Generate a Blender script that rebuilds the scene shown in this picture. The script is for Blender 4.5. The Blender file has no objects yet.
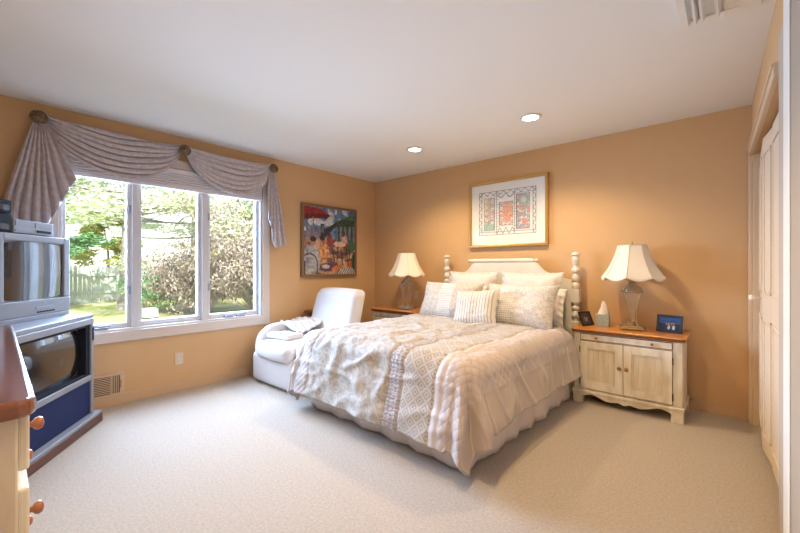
import bpy, bmesh, math, random
from mathutils import Vector, Matrix, noise as mnoise
S = bpy.context.scene
C = S.collection
PI = math.pi
rnd = random.Random(7)

# ------------------------------------------------------------------ camera, world, lights, exposure
F_PX = 378.0
CAM = (3.995, -3.983, 1.19)
cd = bpy.data.cameras.new('camera'); cam = bpy.data.objects.new('camera', cd); C.objects.link(cam)
cd.sensor_width = 36.0; cd.lens = F_PX / 800.0 * 36.0
cd.clip_start = 0.01; cd.clip_end = 200
cam.location = CAM; cam.rotation_euler = (PI / 2, 0, math.radians(41.3))
S.camera = cam
S.view_settings.view_transform = 'Standard'; S.view_settings.look = 'None'
S.view_settings.gamma = 1.0; S.view_settings.use_curve_mapping = False
S.view_settings.exposure = 0.33

W = bpy.data.worlds.new('sky'); S.world = W; W.use_nodes = True
nt = W.node_tree; bg = nt.nodes['Background']
tc = nt.nodes.new('ShaderNodeTexCoord'); sp = nt.nodes.new('ShaderNodeSeparateXYZ'); cr = nt.nodes.new('ShaderNodeValToRGB')
nt.links.new(tc.outputs['Generated'], sp.inputs[0]); nt.links.new(sp.outputs['Z'], cr.inputs['Fac'])
cr.color_ramp.elements[0].position = 0.0; cr.color_ramp.elements[0].color = (1.0, 0.97, 0.90, 1)
cr.color_ramp.elements[1].position = 0.5; cr.color_ramp.elements[1].color = (0.62, 0.80, 1.0, 1)
nt.links.new(cr.outputs['Color'], bg.inputs['Color']); bg.inputs['Strength'].default_value = 1.7

def add_light(name, kind, loc, power, color, size=0.1, rot=(0, 0, 0), **kw):
    l = bpy.data.lights.new(name, kind); l.energy = power; l.color = color
    if kind == 'SPOT':
        l.shadow_soft_size = size; l.spot_size = kw.get('angle', 2.4); l.spot_blend = kw.get('blend', 0.6)
    elif kind == 'AREA':
        l.shape = 'RECTANGLE'; l.size = size; l.size_y = kw.get('size_y', size)
    elif kind == 'SUN':
        l.angle = size
    else:
        l.shadow_soft_size = size
    o = bpy.data.objects.new(name, l); C.objects.link(o); o.location = loc; o.rotation_euler = rot
    return o
# sun on the garden (comes over the roof, from the room's far side)
sun = add_light('sun', 'SUN', (6, -2, 8), 8.5, (1.0, 0.95, 0.85), 0.02, (math.radians(12), math.radians(48), 0))
# daylight through the window
win_l = add_light('window_daylight', 'AREA', (-0.42, -2.64, 1.40), 150, (0.50, 0.69, 1.0), 1.30, (0, -PI / 2 + 0.50, 0), size_y=1.75)
win_l.data.spread = 2.2
WARM = (1.0, 0.74, 0.42)
NEUT = (1.0, 0.78, 0.54)
DOWNLIGHTS = [(1.46, -0.86, 58, WARM), (2.73, -0.89, 66, WARM),
              (3.05, -2.76, 84, (1.0, 0.64, 0.27)), (1.6, -4.0, 6, NEUT), (3.45, -3.75, 26, (1.0, 0.66, 0.34))]  # this row: downlights added out of view to fill the room with light

# ------------------------------------------------------------------ materials
MATS = {}
def mat(name, col, rough=0.6, metal=0.0, spec=0.4, noise=None, bump=None, emit=None, trans=0.0, sheen=0.0, coat=0.0):
    """noise=(scale, other colour, contrast, stretch) ; bump=(scale, strength)"""
    if name in MATS: return MATS[name]
    m = bpy.data.materials.new(name); m.use_nodes = True; N = m.node_tree; b = N.nodes['Principled BSDF']
    b.inputs['Base Color'].default_value = (*col, 1); b.inputs['Roughness'].default_value = rough
    b.inputs['Metallic'].default_value = metal; b.inputs['Specular IOR Level'].default_value = spec
    b.inputs['Transmission Weight'].default_value = trans
    b.inputs['Sheen Weight'].default_value = sheen
    b.inputs['Coat Weight'].default_value = coat; b.inputs['Coat Roughness'].default_value = 0.15
    if emit:
        b.inputs['Emission Color'].default_value = (*emit[0], 1); b.inputs['Emission Strength'].default_value = emit[1]
    t = N.nodes.new('ShaderNodeTexCoord')
    if noise:
        mp = N.nodes.new('ShaderNodeMapping'); N.links.new(t.outputs['Object'], mp.inputs[0])
        mp.inputs['Scale'].default_value = noise[3] if len(noise) > 3 else (1, 1, 1)
        n = N.nodes.new('ShaderNodeTexNoise'); n.inputs['Scale'].default_value = noise[0]; n.inputs['Detail'].default_value = 5
        N.links.new(mp.outputs[0], n.inputs['Vector'])
        r = N.nodes.new('ShaderNodeValToRGB'); c = noise[2]
        r.color_ramp.elements[0].position = 0.5 - c; r.color_ramp.elements[1].position = 0.5 + c
        r.color_ramp.elements[0].color = (*noise[1], 1); r.color_ramp.elements[1].color = (*col, 1)
        N.links.new(n.outputs['Fac'], r.inputs['Fac']); N.links.new(r.outputs['Color'], b.inputs['Base Color'])
    if bump:
        n2 = N.nodes.new('ShaderNodeTexNoise'); n2.inputs['Scale'].default_value = bump[0]; n2.inputs['Detail'].default_value = 3
        N.links.new(t.outputs['Object'], n2.inputs['Vector'])
        bp = N.nodes.new('ShaderNodeBump'); bp.inputs['Strength'].default_value = bump[1]; bp.inputs['Distance'].default_value = 0.01
        N.links.new(n2.outputs['Fac'], bp.inputs['Height']); N.links.new(bp.outputs[0], b.inputs['Normal'])
    MATS[name] = m
    return m

def pat(name, colA, colB, kind, scale, rough=0.7, bumpd=0.004, bstr=0.6, edge=0.5, soft=0.05, sheen=0.2):
    """fabric pattern driven by the cloth's own UV (metres)."""
    m = bpy.data.materials.new(name); m.use_nodes = True; N = m.node_tree; b = N.nodes['Principled BSDF']
    b.inputs['Roughness'].default_value = rough; b.inputs['Sheen Weight'].default_value = sheen
    b.inputs['Specular IOR Level'].default_value = 0.3
    t = N.nodes.new('ShaderNodeTexCoord'); s = N.nodes.new('ShaderNodeSeparateXYZ'); N.links.new(t.outputs['UV'], s.inputs[0])
    def M(op, a, bb=None, c=None):
        n = N.nodes.new('ShaderNodeMath'); n.operation = op
        for i, v in enumerate((a, bb, c)):
            if v is None: continue
            if isinstance(v, (int, float)): n.inputs[i].default_value = v
            else: N.links.new(v, n.inputs[i])
        return n.outputs[0]
    u, v = s.outputs[0], s.outputs[1]
    if kind == 'quilt':
        a = M('ABSOLUTE', M('SINE', M('MULTIPLY', M('ADD', u, v), scale)))
        c = M('ABSOLUTE', M('SINE', M('MULTIPLY', M('SUBTRACT', u, v), scale)))
        h = M('POWER', M('MULTIPLY', a, c), 0.4)
    elif kind == 'key':
        p = M('MULTIPLY', M('ADD', u, v), scale); q = M('MULTIPLY', M('SUBTRACT', u, v), scale)
        fx = M('ABSOLUTE', M('SUBTRACT', M('FRACT', p), 0.5)); fy = M('ABSOLUTE', M('SUBTRACT', M('FRACT', q), 0.5))
        d = M('MAXIMUM', fx, fy)
        h = M('GREATER_THAN', M('FRACT', M('MULTIPLY', d, 4.0)), 0.5)
    elif kind == 'ruche':
        n = N.nodes.new('ShaderNodeTexNoise'); n.inputs['Scale'].default_value = 40; N.links.new(t.outputs['UV'], n.inputs['Vector'])
        h = M('ABSOLUTE', M('SINE', M('ADD', M('MULTIPLY', v, scale), M('MULTIPLY', n.outputs['Fac'], 6))))
    elif kind == 'stripe':
        w = N.nodes.new('ShaderNodeTexNoise'); w.inputs['Scale'].default_value = 60; N.links.new(t.outputs['UV'], w.inputs['Vector'])
        h = M('ABSOLUTE', M('SINE', M('ADD', M('MULTIPLY', u, scale), M('MULTIPLY', w.outputs['Fac'], 0.9))))
        h = M('GREATER_THAN', h, 0.45)
    elif kind == 'grid':
        h = M('MULTIPLY', M('ABSOLUTE', M('SINE', M('MULTIPLY', u, scale))), M('ABSOLUTE', M('SINE', M('MULTIPLY', v, scale))))
    else:   # damask
        n = N.nodes.new('ShaderNodeTexNoise'); n.inputs['Scale'].default_value = scale; n.inputs['Detail'].default_value = 3
        n.inputs['Distortion'].default_value = 2.5; N.links.new(t.outputs['UV'], n.inputs['Vector']); h = n.outputs['Fac']
    r = N.nodes.new('ShaderNodeValToRGB'); r.color_ramp.elements[0].position = edge - soft; r.color_ramp.elements[1].position = edge + soft
    r.color_ramp.elements[0].color = (*colA, 1); r.color_ramp.elements[1].color = (*colB, 1)
    N.links.new(h, r.inputs['Fac']); N.links.new(r.outputs['Color'], b.inputs['Base Color'])
    bp = N.nodes.new('ShaderNodeBump'); bp.inputs['Strength'].default_value = bstr; bp.inputs['Distance'].default_value = bumpd
    N.links.new(h, bp.inputs['Height']); N.links.new(bp.outputs[0], b.inputs['Normal'])
    MATS[name] = m
    return m

def glass_mat(name, tint=(1, 1, 1), refl=0.06, rough=0.0):
    m = bpy.data.materials.new(name); m.use_nodes = True; N = m.node_tree
    for n in list(N.nodes):
        if n.type == 'BSDF_PRINCIPLED': N.nodes.remove(n)
    tr = N.nodes.new('ShaderNodeBsdfTransparent'); tr.inputs[0].default_value = (*tint, 1)
    g = N.nodes.new('ShaderNodeBsdfGlossy'); g.inputs['Roughness'].default_value = rough
    mx = N.nodes.new('ShaderNodeMixShader'); lw = N.nodes.new('ShaderNodeLayerWeight'); lw.inputs['Blend'].default_value = 0.5
    pw_ = N.nodes.new('ShaderNodeMath'); pw_.operation = 'POWER'; pw_.inputs[1].default_value = 5; N.links.new(lw.outputs['Facing'], pw_.inputs[0])
    ml = N.nodes.new('ShaderNodeMath'); ml.operation = 'MULTIPLY_ADD'; ml.inputs[1].default_value = 0.7; ml.inputs[2].default_value = 0.025; N.links.new(pw_.outputs[0], ml.inputs[0])
    N.links.new(ml.outputs[0], mx.inputs[0]); N.links.new(tr.outputs[0], mx.inputs[1]); N.links.new(g.outputs[0], mx.inputs[2])
    N.links.new(mx.outputs[0], N.nodes['Material Output'].inputs[0]); MATS[name] = m
    return m

def vcol_mat(name, rough=0.5):
    m = bpy.data.materials.new(name); m.use_nodes = True; N = m.node_tree; b = N.nodes['Principled BSDF']
    a = N.nodes.new('ShaderNodeAttribute'); a.attribute_name = 'Col'
    N.links.new(a.outputs['Color'], b.inputs['Base Color']); b.inputs['Roughness'].default_value = rough
    return m

M_wall = mat('tan_wall_paint', (0.645, 0.42, 0.225), 0.75, spec=0.25, noise=(6, (0.62, 0.40, 0.212), 0.3), bump=(220, 0.05))
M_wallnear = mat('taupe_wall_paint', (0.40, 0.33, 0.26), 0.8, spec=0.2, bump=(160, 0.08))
M_ceil = mat('white_ceiling_paint', (0.82, 0.83, 0.83), 0.9, spec=0.1, bump=(150, 0.05))
M_carpet = mat('beige_carpet', (0.655, 0.565, 0.475), 0.95, spec=0.05, noise=(75, (0.47, 0.40, 0.335), 0.24), bump=(320, 1.0), sheen=0.3)
M_trimtan = mat('tan_painted_trim', (0.60, 0.42, 0.26), 0.5)
M_winframe = mat('white_window_vinyl', (0.66, 0.65, 0.66), 0.4)
M_sill = mat('cream_window_casing', (0.66, 0.58, 0.52), 0.5)
M_white = mat('white_paint', (0.82, 0.81, 0.79), 0.5)
M_door = mat('blond_door', (0.80, 0.68, 0.54), 0.45, noise=(3, (0.74, 0.61, 0.46), 0.3, (1, 1, 0.15)))
M_cream = mat('distressed_cream_paint', (0.80, 0.755, 0.65), 0.5, noise=(9, (0.62, 0.54, 0.41), 0.16, (1.6, 1.6, 0.5)))
M_creamd = mat('glazed_cream_panel', (0.74, 0.67, 0.54), 0.5, noise=(12, (0.60, 0.51, 0.37), 0.2, (2.0, 2.0, 0.3)))
M_crease = mat('brown_glaze_line', (0.24, 0.17, 0.10), 0.7)
M_honey = mat('honey_wood_top', (0.70, 0.29, 0.07), 0.28, spec=0.5, noise=(4, (0.56, 0.20, 0.04), 0.25, (1, 9, 9)), coat=0.4)
M_honeyd = mat('dark_wood_edge', (0.20, 0.07, 0.025), 0.4)
M_knob = mat('turned_wood_knob', (0.36, 0.13, 0.05), 0.3, coat=0.4)
M_bed = mat('cream_bed_paint', (0.74, 0.70, 0.61), 0.4, noise=(8, (0.67, 0.62, 0.52), 0.25))
M_iron = mat('dark_metal', (0.06, 0.05, 0.05), 0.45, 0.8)
M_white_uph = mat('white_upholstery', (0.60, 0.57, 0.56), 0.85, bump=(260, 0.25), sheen=0.3)
M_knit = mat('white_knit', (0.66, 0.64, 0.63), 0.95, bump=(90, 0.9), sheen=0.4)
M_brass = mat('aged_brass', (0.50, 0.40, 0.22), 0.35, 0.85)
M_pewter = mat('silvered_metal', (0.50, 0.46, 0.38), 0.35, 0.75)
M_shade = mat('linen_lamp_shade', (0.84, 0.77, 0.68), 0.8, bump=(300, 0.15))
M_shadet = mat('lamp_shade_piping', (0.72, 0.62, 0.50), 0.7)
M_lampglass = mat('crystal_lamp_glass', (0.93, 0.90, 0.84), 0.06, trans=0.92)
M_black = mat('black_plastic', (0.012, 0.014, 0.024), 0.6, spec=0.15)
M_silver = mat('silver_plastic', (0.29, 0.305, 0.34), 0.4, 0.2)
M_silverd = mat('grey_plastic', (0.32, 0.34, 0.40), 0.4, 0.2)
M_screen = mat('dark_glass_screen', (0.012, 0.014, 0.018), 0.03, spec=0.9, coat=1.0)
M_blue = mat('blue_speaker_cloth', (0.008, 0.017, 0.085), 0.9, bump=(300, 0.3))
M_consolewood = mat('brown_console_wood', (0.16, 0.075, 0.055), 0.4, noise=(6, (0.08, 0.035, 0.03), 0.2, (1, 1, 10)))
M_gold = mat('gold_picture_frame', (0.55, 0.33, 0.10), 0.35, 0.6)
M_bronze = mat('bronze_picture_frame', (0.16, 0.10, 0.06), 0.4, 0.4)
M_matb = mat('white_mat_board', (0.86, 0.86, 0.86), 0.8)
M_valance = mat('mauve_jacquard', (0.58, 0.52, 0.54), 0.6, noise=(30, (0.50, 0.44, 0.455), 0.06), bump=(200, 0.2), sheen=0.3)
M_lining = mat('cream_lining', (0.78, 0.70, 0.62), 0.7)
M_rosette = mat('bronze_rosette', (0.12, 0.085, 0.06), 0.45, 0.6, noise=(60, (0.28, 0.2, 0.13), 0.1))
M_blind = mat('white_cellular_shade', (0.72, 0.69, 0.72), 0.7)
M_skirt = mat('cream_bed_skirt', (0.72, 0.64, 0.60), 0.7, sheen=0.2)
M_teal = mat('blue_grey_box', (0.30, 0.36, 0.36), 0.6, noise=(60, (0.38, 0.44, 0.43), 0.1))
M_tissue = mat('white_tissue', (0.88, 0.86, 0.84), 0.9)
M_lens = mat('lit_lamp_lens', (1, 1, 1), 0.4, emit=((1.0, 0.93, 0.82), 14))
M_outlet = mat('ivory_plastic', (0.66, 0.55, 0.42), 0.4)
M_hole = mat('dark_slot', (0.05, 0.04, 0.03), 0.8)
M_vent = mat('tan_vent_metal', (0.62, 0.45, 0.30), 0.45)
M_glass = glass_mat('window_glass')
M_picglass = glass_mat('picture_glass')
# garden
M_lawn = mat('lawn', (0.30, 0.36, 0.12), 0.95, noise=(1.2, (0.50, 0.44, 0.26), 0.12), bump=(30, 0.6))
M_fence = mat('weathered_fence', (0.55, 0.60, 0.55), 0.9, noise=(4, (0.42, 0.47, 0.43), 0.2))
M_bark = mat('tree_bark', (0.34, 0.33, 0.30), 0.95, noise=(12, (0.20, 0.19, 0.17), 0.15), bump=(30, 0.6))
M_pine = mat('pine_needles', (0.50, 0.58, 0.34), 0.8)
M_pined = mat('spruce_needles', (0.42, 0.50, 0.30), 0.8)
M_shrub = mat('shrub_leaves', (0.15, 0.34, 0.13), 0.8)
M_twig = mat('bare_twigs', (0.36, 0.31, 0.26), 0.9)
M_yel = mat('yellow_green_leaves', (0.42, 0.44, 0.12), 0.8)
M_siding = mat('pale_siding', (0.62, 0.70, 0.66), 0.8)

# ------------------------------------------------------------------ mesh helpers
def obj(name, bm, m, parent=None, smooth=False, bevel=0.0, loc=None, rot=None, seg=2, subsurf=0, solid=0.0):
    me = bpy.data.meshes.new(name)
    bmesh.ops.recalc_face_normals(bm, faces=bm.faces[:])
    bm.to_mesh(me); bm.free()
    ms = m if isinstance(m, (list, tuple)) else [m]
    for x in ms: me.materials.append(x)
    if smooth:
        for p in me.polygons: p.use_smooth = True
    o = bpy.data.objects.new(name, me); C.objects.link(o)
    if parent: o.parent = parent
    if loc: o.location = loc
    if rot: o.rotation_euler = rot
    if bevel:
        b = o.modifiers.new('bevel', 'BEVEL'); b.width = bevel; b.segments = seg; b.limit_method = 'ANGLE'; b.angle_limit = 0.6
    if solid:
        s = o.modifiers.new('thickness', 'SOLIDIFY'); s.thickness = solid; s.offset = -1
    if subsurf:
        s = o.modifiers.new('subsurf', 'SUBSURF'); s.levels = subsurf; s.render_levels = subsurf
    return o

def thing(name, label, cat, loc=(0, 0, 0), rotz=0, group=None):
    o = bpy.data.objects.new(name, None); C.objects.link(o); o.location = loc; o.rotation_euler = (0, 0, rotz)
    o.empty_display_size = 0.1
    return tag(o, label, cat, group)
def tag(o, label, cat, group=None, kind=None):
    if label: o['label'] = label
    if cat: o['category'] = cat
    if group: o['group'] = group
    if kind: o['kind'] = kind
    return o
def struct(name, bm, m, **k):
    o = obj(name, bm, m, **k); o['kind'] = 'structure'; return o
def copy_tree(o, parent=None):
    c = o.copy(); C.objects.link(c)
    if parent: c.parent = parent
    for ch in [x for x in bpy.data.objects if x.parent == o]: copy_tree(ch, c)
    return c

def B(): return bmesh.new()
def box(bm, x0, x1, y0, y1, z0, z1, mi=0):
    vs = [bm.verts.new(p) for p in ((x0,y0,z0),(x1,y0,z0),(x1,y1,z0),(x0,y1,z0),(x0,y0,z1),(x1,y0,z1),(x1,y1,z1),(x0,y1,z1))]
    for f in ((0,3,2,1),(4,5,6,7),(0,1,5,4),(1,2,6,5),(2,3,7,6),(3,0,4,7)):
        fc = bm.faces.new([vs[i] for i in f]); fc.material_index = mi
    return bm
def boxc(bm, c, s, mi=0):
    return box(bm, c[0]-s[0]/2, c[0]+s[0]/2, c[1]-s[1]/2, c[1]+s[1]/2, c[2]-s[2]/2, c[2]+s[2]/2, mi)
def prism(bm, pts, z0, z1, mi=0):
    a = [bm.verts.new((x, y, z0)) for x, y in pts]; b = [bm.verts.new((x, y, z1)) for x, y in pts]
    n = len(pts)
    bm.faces.new(a[::-1]).material_index = mi; bm.faces.new(b).material_index = mi
    for i in range(n): bm.faces.new((a[i], a[(i+1) % n], b[(i+1) % n], b[i])).material_index = mi
    return bm
def prism_y(bm, pts, y0, y1, mi=0):     # outline in x,z extruded along y
    a = [bm.verts.new((x, y0, z)) for x, z in pts]; b = [bm.verts.new((x, y1, z)) for x, z in pts]
    n = len(pts)
    bm.faces.new(a).material_index = mi; bm.faces.new(b[::-1]).material_index = mi
    for i in range(n): bm.faces.new((a[i], b[i], b[(i+1) % n], a[(i+1) % n])).material_index = mi
    return bm
def lathe(bm, prof, c=(0, 0, 0), n=24, axis='z', cap=True, mi=0):
    rings = []
    for r, h in prof:
        ring = []
        for i in range(n):
            a = 2*PI*i/n; p = (r*math.cos(a), r*math.sin(a), h)
            if axis == 'y': p = (p[0], p[2], p[1])
            if axis == 'x': p = (p[2], p[0], p[1])
            ring.append(bm.verts.new((p[0]+c[0], p[1]+c[1], p[2]+c[2])))
        rings.append(ring)
    for a, b in zip(rings, rings[1:]):
        for i in range(n): bm.faces.new((a[i], a[(i+1) % n], b[(i+1) % n], b[i])).material_index = mi
    if cap:
        bm.faces.new(rings[0][::-1]).material_index = mi; bm.faces.new(rings[-1]).material_index = mi
    return bm
def tube(bm, pts, r, n=6, mi=0, cap=True):
    pts = [Vector(p) for p in pts]; rings = []
    rr = r if isinstance(r, (list, tuple)) else [r]*len(pts)
    up = Vector((0.13, 0.31, 0.94))
    for i, p in enumerate(pts):
        t = (pts[min(i+1, len(pts)-1)] - pts[max(i-1, 0)])
        if t.length < 1e-9: t = Vector((0, 0, 1))
        t.normalize(); a = t.cross(up)
        if a.length < 0.05: a = t.cross(Vector((1, 0, 0)))
        a.normalize(); b = t.cross(a)
        rings.append([bm.verts.new(p + rr[i]*(a*math.cos(2*PI*k/n) + b*math.sin(2*PI*k/n))) for k in range(n)])
    for a, b in zip(rings, rings[1:]):
        for k in range(n): bm.faces.new((a[k], a[(k+1) % n], b[(k+1) % n], b[k])).material_index = mi
    if cap:
        bm.faces.new(rings[0][::-1]).material_index = mi; bm.faces.new(rings[-1]).material_index = mi
    return bm
def grid(bm, nu, nv, fn, uvfn=None, mfn=None, closed_u=False):
    """fn(u,v) -> point, u and v in 0..1"""
    vs = [[bm.verts.new(fn(i/nu, j/nv)) for j in range(nv+1)] for i in range(nu + (0 if closed_u else 1))]
    uv = bm.loops.layers.uv.verify() if uvfn else None
    n = len(vs)
    for i in range(nu):
        for j in range(nv):
            i2 = (i+1) % n
            f = bm.faces.new((vs[i][j], vs[i2][j], vs[i2][j+1], vs[i][j+1]))
            if mfn: f.material_index = mfn((i+.5)/nu, (j+.5)/nv)
            if uv:
                for l, (a, b) in zip(f.loops, ((i, j), (i+1, j), (i+1, j+1), (i, j+1))): l[uv].uv = uvfn(a/nu, b/nv)
    return vs
def rbox(bm, c, s, r, n=8, fn=None, mi=0):
    """soft rounded box; fn(p) deforms the local normalised+metric point"""
    hx, hy, hz = s[0]/2, s[1]/2, s[2]/2
    cache = {}
    def vert(p):
        k = tuple(round(a, 5) for a in p)
        if k in cache: return cache[k]
        h = (hx, hy, hz); inner = []; q = []
        for a, hh in zip(p, h):
            q.append(a*hh); inner.append(max(-hh+r, min(hh-r, a*hh)))
        d = Vector(q) - Vector(inner)
        # direction from inner box, cubic edge rounding
        if d.length > 1e-9:
            m = max(abs(x) for x in d)
            w = Vector(inner) + d.normalized()*m
        else: w = Vector(q)
        if fn: w = Vector(fn(w, p))
        v = bm.verts.new((w.x+c[0], w.y+c[1], w.z+c[2])); cache[k] = v; return v
    # parameter spacing concentrates samples near the edges
    def par(t, h):
        rr = min(0.98, r/h); e = 3
        tt = []
        for i in range(e): tt.append(-1 + rr*i/e)
        for i in range(n+1): tt.append(-1+rr + (2-2*rr)*i/n)
        for i in range(1, e+1): tt.append(1-rr + rr*i/e)
        return tt
    X, Y, Z = par(0, hx), par(0, hy), par(0, hz)
    def face(A, Bb, f):
        for i in range(len(A)-1):
            for j in range(len(Bb)-1):
                q = [vert(f(A[i], Bb[j])), vert(f(A[i+1], Bb[j])), vert(f(A[i+1], Bb[j+1])), vert(f(A[i], Bb[j+1]))]
                if len(set(q)) >= 3:
                    try: bm.faces.new(q).material_index = mi
                    except ValueError: pass
    for sg in (-1, 1):
        face(X, Y, lambda a, b: (a, b, sg)); face(X, Z, lambda a, b: (a, sg, b)); face(Y, Z, lambda a, b: (sg, a, b))
    return bm
def nz(x, y, z=0.0, s=1.0): return mnoise.noise(Vector((x*s, y*s, z*s)))

def picture(name, w, h, nx, ny, fn, parent, loc, rot, rough=0.5):
    """flat picture surface in its local xz plane, colours per vertex from fn(u right, v down)"""
    bm = B(); grid(bm, nx, ny, lambda u, v: ((u-.5)*w, 0, (.5-v)*h))
    me = bpy.data.meshes.new(name); bm.to_mesh(me)
    ca = me.color_attributes.new('Col', 'FLOAT_COLOR', 'POINT')
    k = 0
    for i in range(nx+1):
        for j in range(ny+1):
            c = fn(i/nx, j/ny); ca.data[k].color = (*[pow(max(0, x)/255.0, 2.2) for x in c], 1); k += 1
    bm.free(); me.materials.append(vcol_mat(name + '_ink', rough))
    o = bpy.data.objects.new(name, me); C.objects.link(o); o.parent = parent; o.location = loc; o.rotation_euler = rot
    return o
B_orig = B
class _BM: pass

# ------------------------------------------------------------------ room shell
def XR(y): return 4.11 - 0.0272*y
YB = -4.45                     # wall behind the camera
WY0, WY1, WZ0, WZ1 = -3.52, -1.80, 0.63, 2.12   # window opening
struct('floor', box(B(), -0.0, 4.9, YB, 0.0, -0.1, 0.0), M_carpet)
struct('ceiling', box(B(), -0.15, 5.0, YB-.12, 0.15, 2.44, 2.56), M_ceil)
b = B()
box(b, -0.15, 0, YB, WY0, 0, 2.44); box(b, -0.15, 0, WY1, 0.0, 0, 2.44)
box(b, -0.15, 0, WY0, WY1, 0, WZ0); box(b, -0.15, 0, WY0, WY1, WZ1, 2.44)
struct('wall_left', b, M_wall)
struct('wall_back', box(B(), -0.15, 5.0, 0.0, 0.12, 0, 2.44), M_wall)
struct('wall_front', box(B(), -0.15, 5.0, YB-.12, YB, 0, 2.44), M_wall)
b = B()
CY0, CY1, CZ = -0.10, -1.60, 2.03
def seg(bm, y0, y1, z0, z1, d0=0.0, d1=0.12, mi=0):
    prism(bm, [(XR(y0)+d0, y0), (XR(y1)+d0, y1), (XR(y1)+d1, y1), (XR(y0)+d1, y0)], z0, z1, mi)
seg(b, 0, CY0, 0, 2.44); seg(b, CY0, CY1, CZ, 2.44); seg(b, CY1, -1.84, 0, 2.44)
seg(b, CY0, CY1, 0, 2.44, 0.60, 0.66); seg(b, CY0+.06, CY0, 0, 2.44, 0.12, 0.62); seg(b, CY1, CY1-.06, 0, 2.44, 0.12, 0.62)
struct('wall_right', b, M_wall)
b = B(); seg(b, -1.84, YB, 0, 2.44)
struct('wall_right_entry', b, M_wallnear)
# trims
b = B(); box(b, 0, 0.014, YB, -0.0, 0, 0.075); box(b, 0, 0.009, YB, 0, 0.075, 0.088); struct('baseboard_left', b, M_trimtan, bevel=0.002)
b = B(); box(b, 0, 4.11, -0.014, 0, 0, 0.075); box(b, 0, 4.11, -0.009, 0, 0.075, 0.088); struct('baseboard_back', b, M_trimtan, bevel=0.002)
b = B()
seg(b, -0.01, CY0+.005, 0, CZ+.07, -0.022, 0.0); seg(b, -0.01, CY1-.02, CZ-.0, CZ+.07, -0.022, 0.0)
seg(b, -0.01, CY1-.02, CZ+.05, CZ+.065, -0.03, -0.02)
seg(b, CY0+.0, CY0-.012, 0, CZ, 0.0, 0.12)
struct('trim_1', b, mat('tan_door_casing', (0.66, 0.50, 0.34), 0.45), bevel=0.003)
b = B(); seg(b, CY1-.02, -1.775, 0, 2.20, -0.004, 0.0); struct('trim_2', b, mat('greige_casing', (0.50, 0.44, 0.37), 0.5))
b = B(); seg(b, -1.78, -1.93, 0, 2.44, -0.006, 0.0); struct('trim_3', b, mat('white_corner_edge', (0.84, 0.82, 0.76), 0.4), bevel=0.003)

# closet bifold doors (three leaves in view)
dr = thing('bifold_door', 'blond wood bifold closet door with raised panels in the right wall', 'door', (0, 0, 0))
dr['kind'] = 'structure'; dr.name = 'door_1'
leaves = [((4.150, -0.125), (4.141, -0.66)), ((4.140, -0.665), (4.176, -0.955)), ((4.168, -0.96), (4.192, -1.56))]
for (x0, y0), (x1, y1) in leaves:
    L = math.hypot(x1-x0, y1-y0); ang = math.atan2(y1-y0, x1-x0)
    b = B(); box(b, 0, L, 0, 0.032, 0.03, 2.0)
    lf = obj('door_leaf', b, M_door, dr, bevel=0.003, loc=(x0, y0, 0), rot=(0, 0, ang))
    for z0, z1 in ((0.14, 0.86), (1.02, 1.90)):
        b = B(); e = 0.06
        for (a0, a1, c0, c1) in ((e, L-e, z0, z0+.015), (e, L-e, z1-.015, z1), (e, e+.015, z0, z1), (L-e-.015, L-e, z0, z1)):
            box(b, a0, a1, -0.008, 0.0, c0, c1)
        box(b, e+.03, L-e-.03, -0.005, 0, z0+.03, z1-.03)
        obj('raised_panel', b, M_door, lf, bevel=0.002)
b = B(); lathe(b, [(0.006, 0), (0.006, 0.03), (0.018, 0.036), (0.021, 0.05), (0.014, 0.062)], (0, 0, 0), 16, axis='x')
for v in b.verts: v.co.x *= -1
obj('door_knob', b, mat('porcelain', (0.85, 0.80, 0.72), 0.2), dr, smooth=True, loc=(4.138, -0.60, 0.985))

# ------------------------------------------------------------------ window
wn = thing('window_1', None, None); wn['kind'] = 'structure'
b = B(); fw = 0.085                       # inner casing
box(b, 0, 0.02, WY0-fw, WY0, WZ0-fw, WZ1+fw); box(b, 0, 0.02, WY1, WY1+fw, WZ0-fw, WZ1+fw)
box(b, 0, 0.02, WY0, WY1, WZ1, WZ1+fw); box(b, 0, 0.022, WY0, WY1, WZ0-fw, WZ0)
box(b, 0, 0.028, WY0-fw-.006, WY1+fw+.006, WZ0-fw-.006, WZ0-fw+.008)
obj('window_casing', b, M_sill, wn, bevel=0.004)
b = B()
box(b, -0.15, 0.0, WY0, WY0+.022, WZ0, WZ1); box(b, -0.15, 0.0, WY1-.022, WY1, WZ0, WZ1)
box(b, -0.15, 0.0, WY0+.022, WY1-.022, WZ0, WZ0+.02); box(b, -0.15, 0.0, WY0+.022, WY1-.022, WZ1-.02, WZ1)
obj('window_frame', b, M_winframe, wn, bevel=0.003)
mull = [(-3.045, -2.962), (-2.452, -2.362)]
b = B()
for a, c in mull: box(b, -0.12, -0.035, a+.012, c-.012, WZ0, WZ1); box(b, -0.035, -0.02, a+.018, c-.018, WZ0, WZ1)
obj('window_mullion', b, M_winframe, wn, bevel=0.004)
opens = [(WY0+.022, mull[0][0]+.012), (mull[0][1]-.012, mull[1][0]+.012), (mull[1][1]-.012, WY1-.022)]
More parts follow.
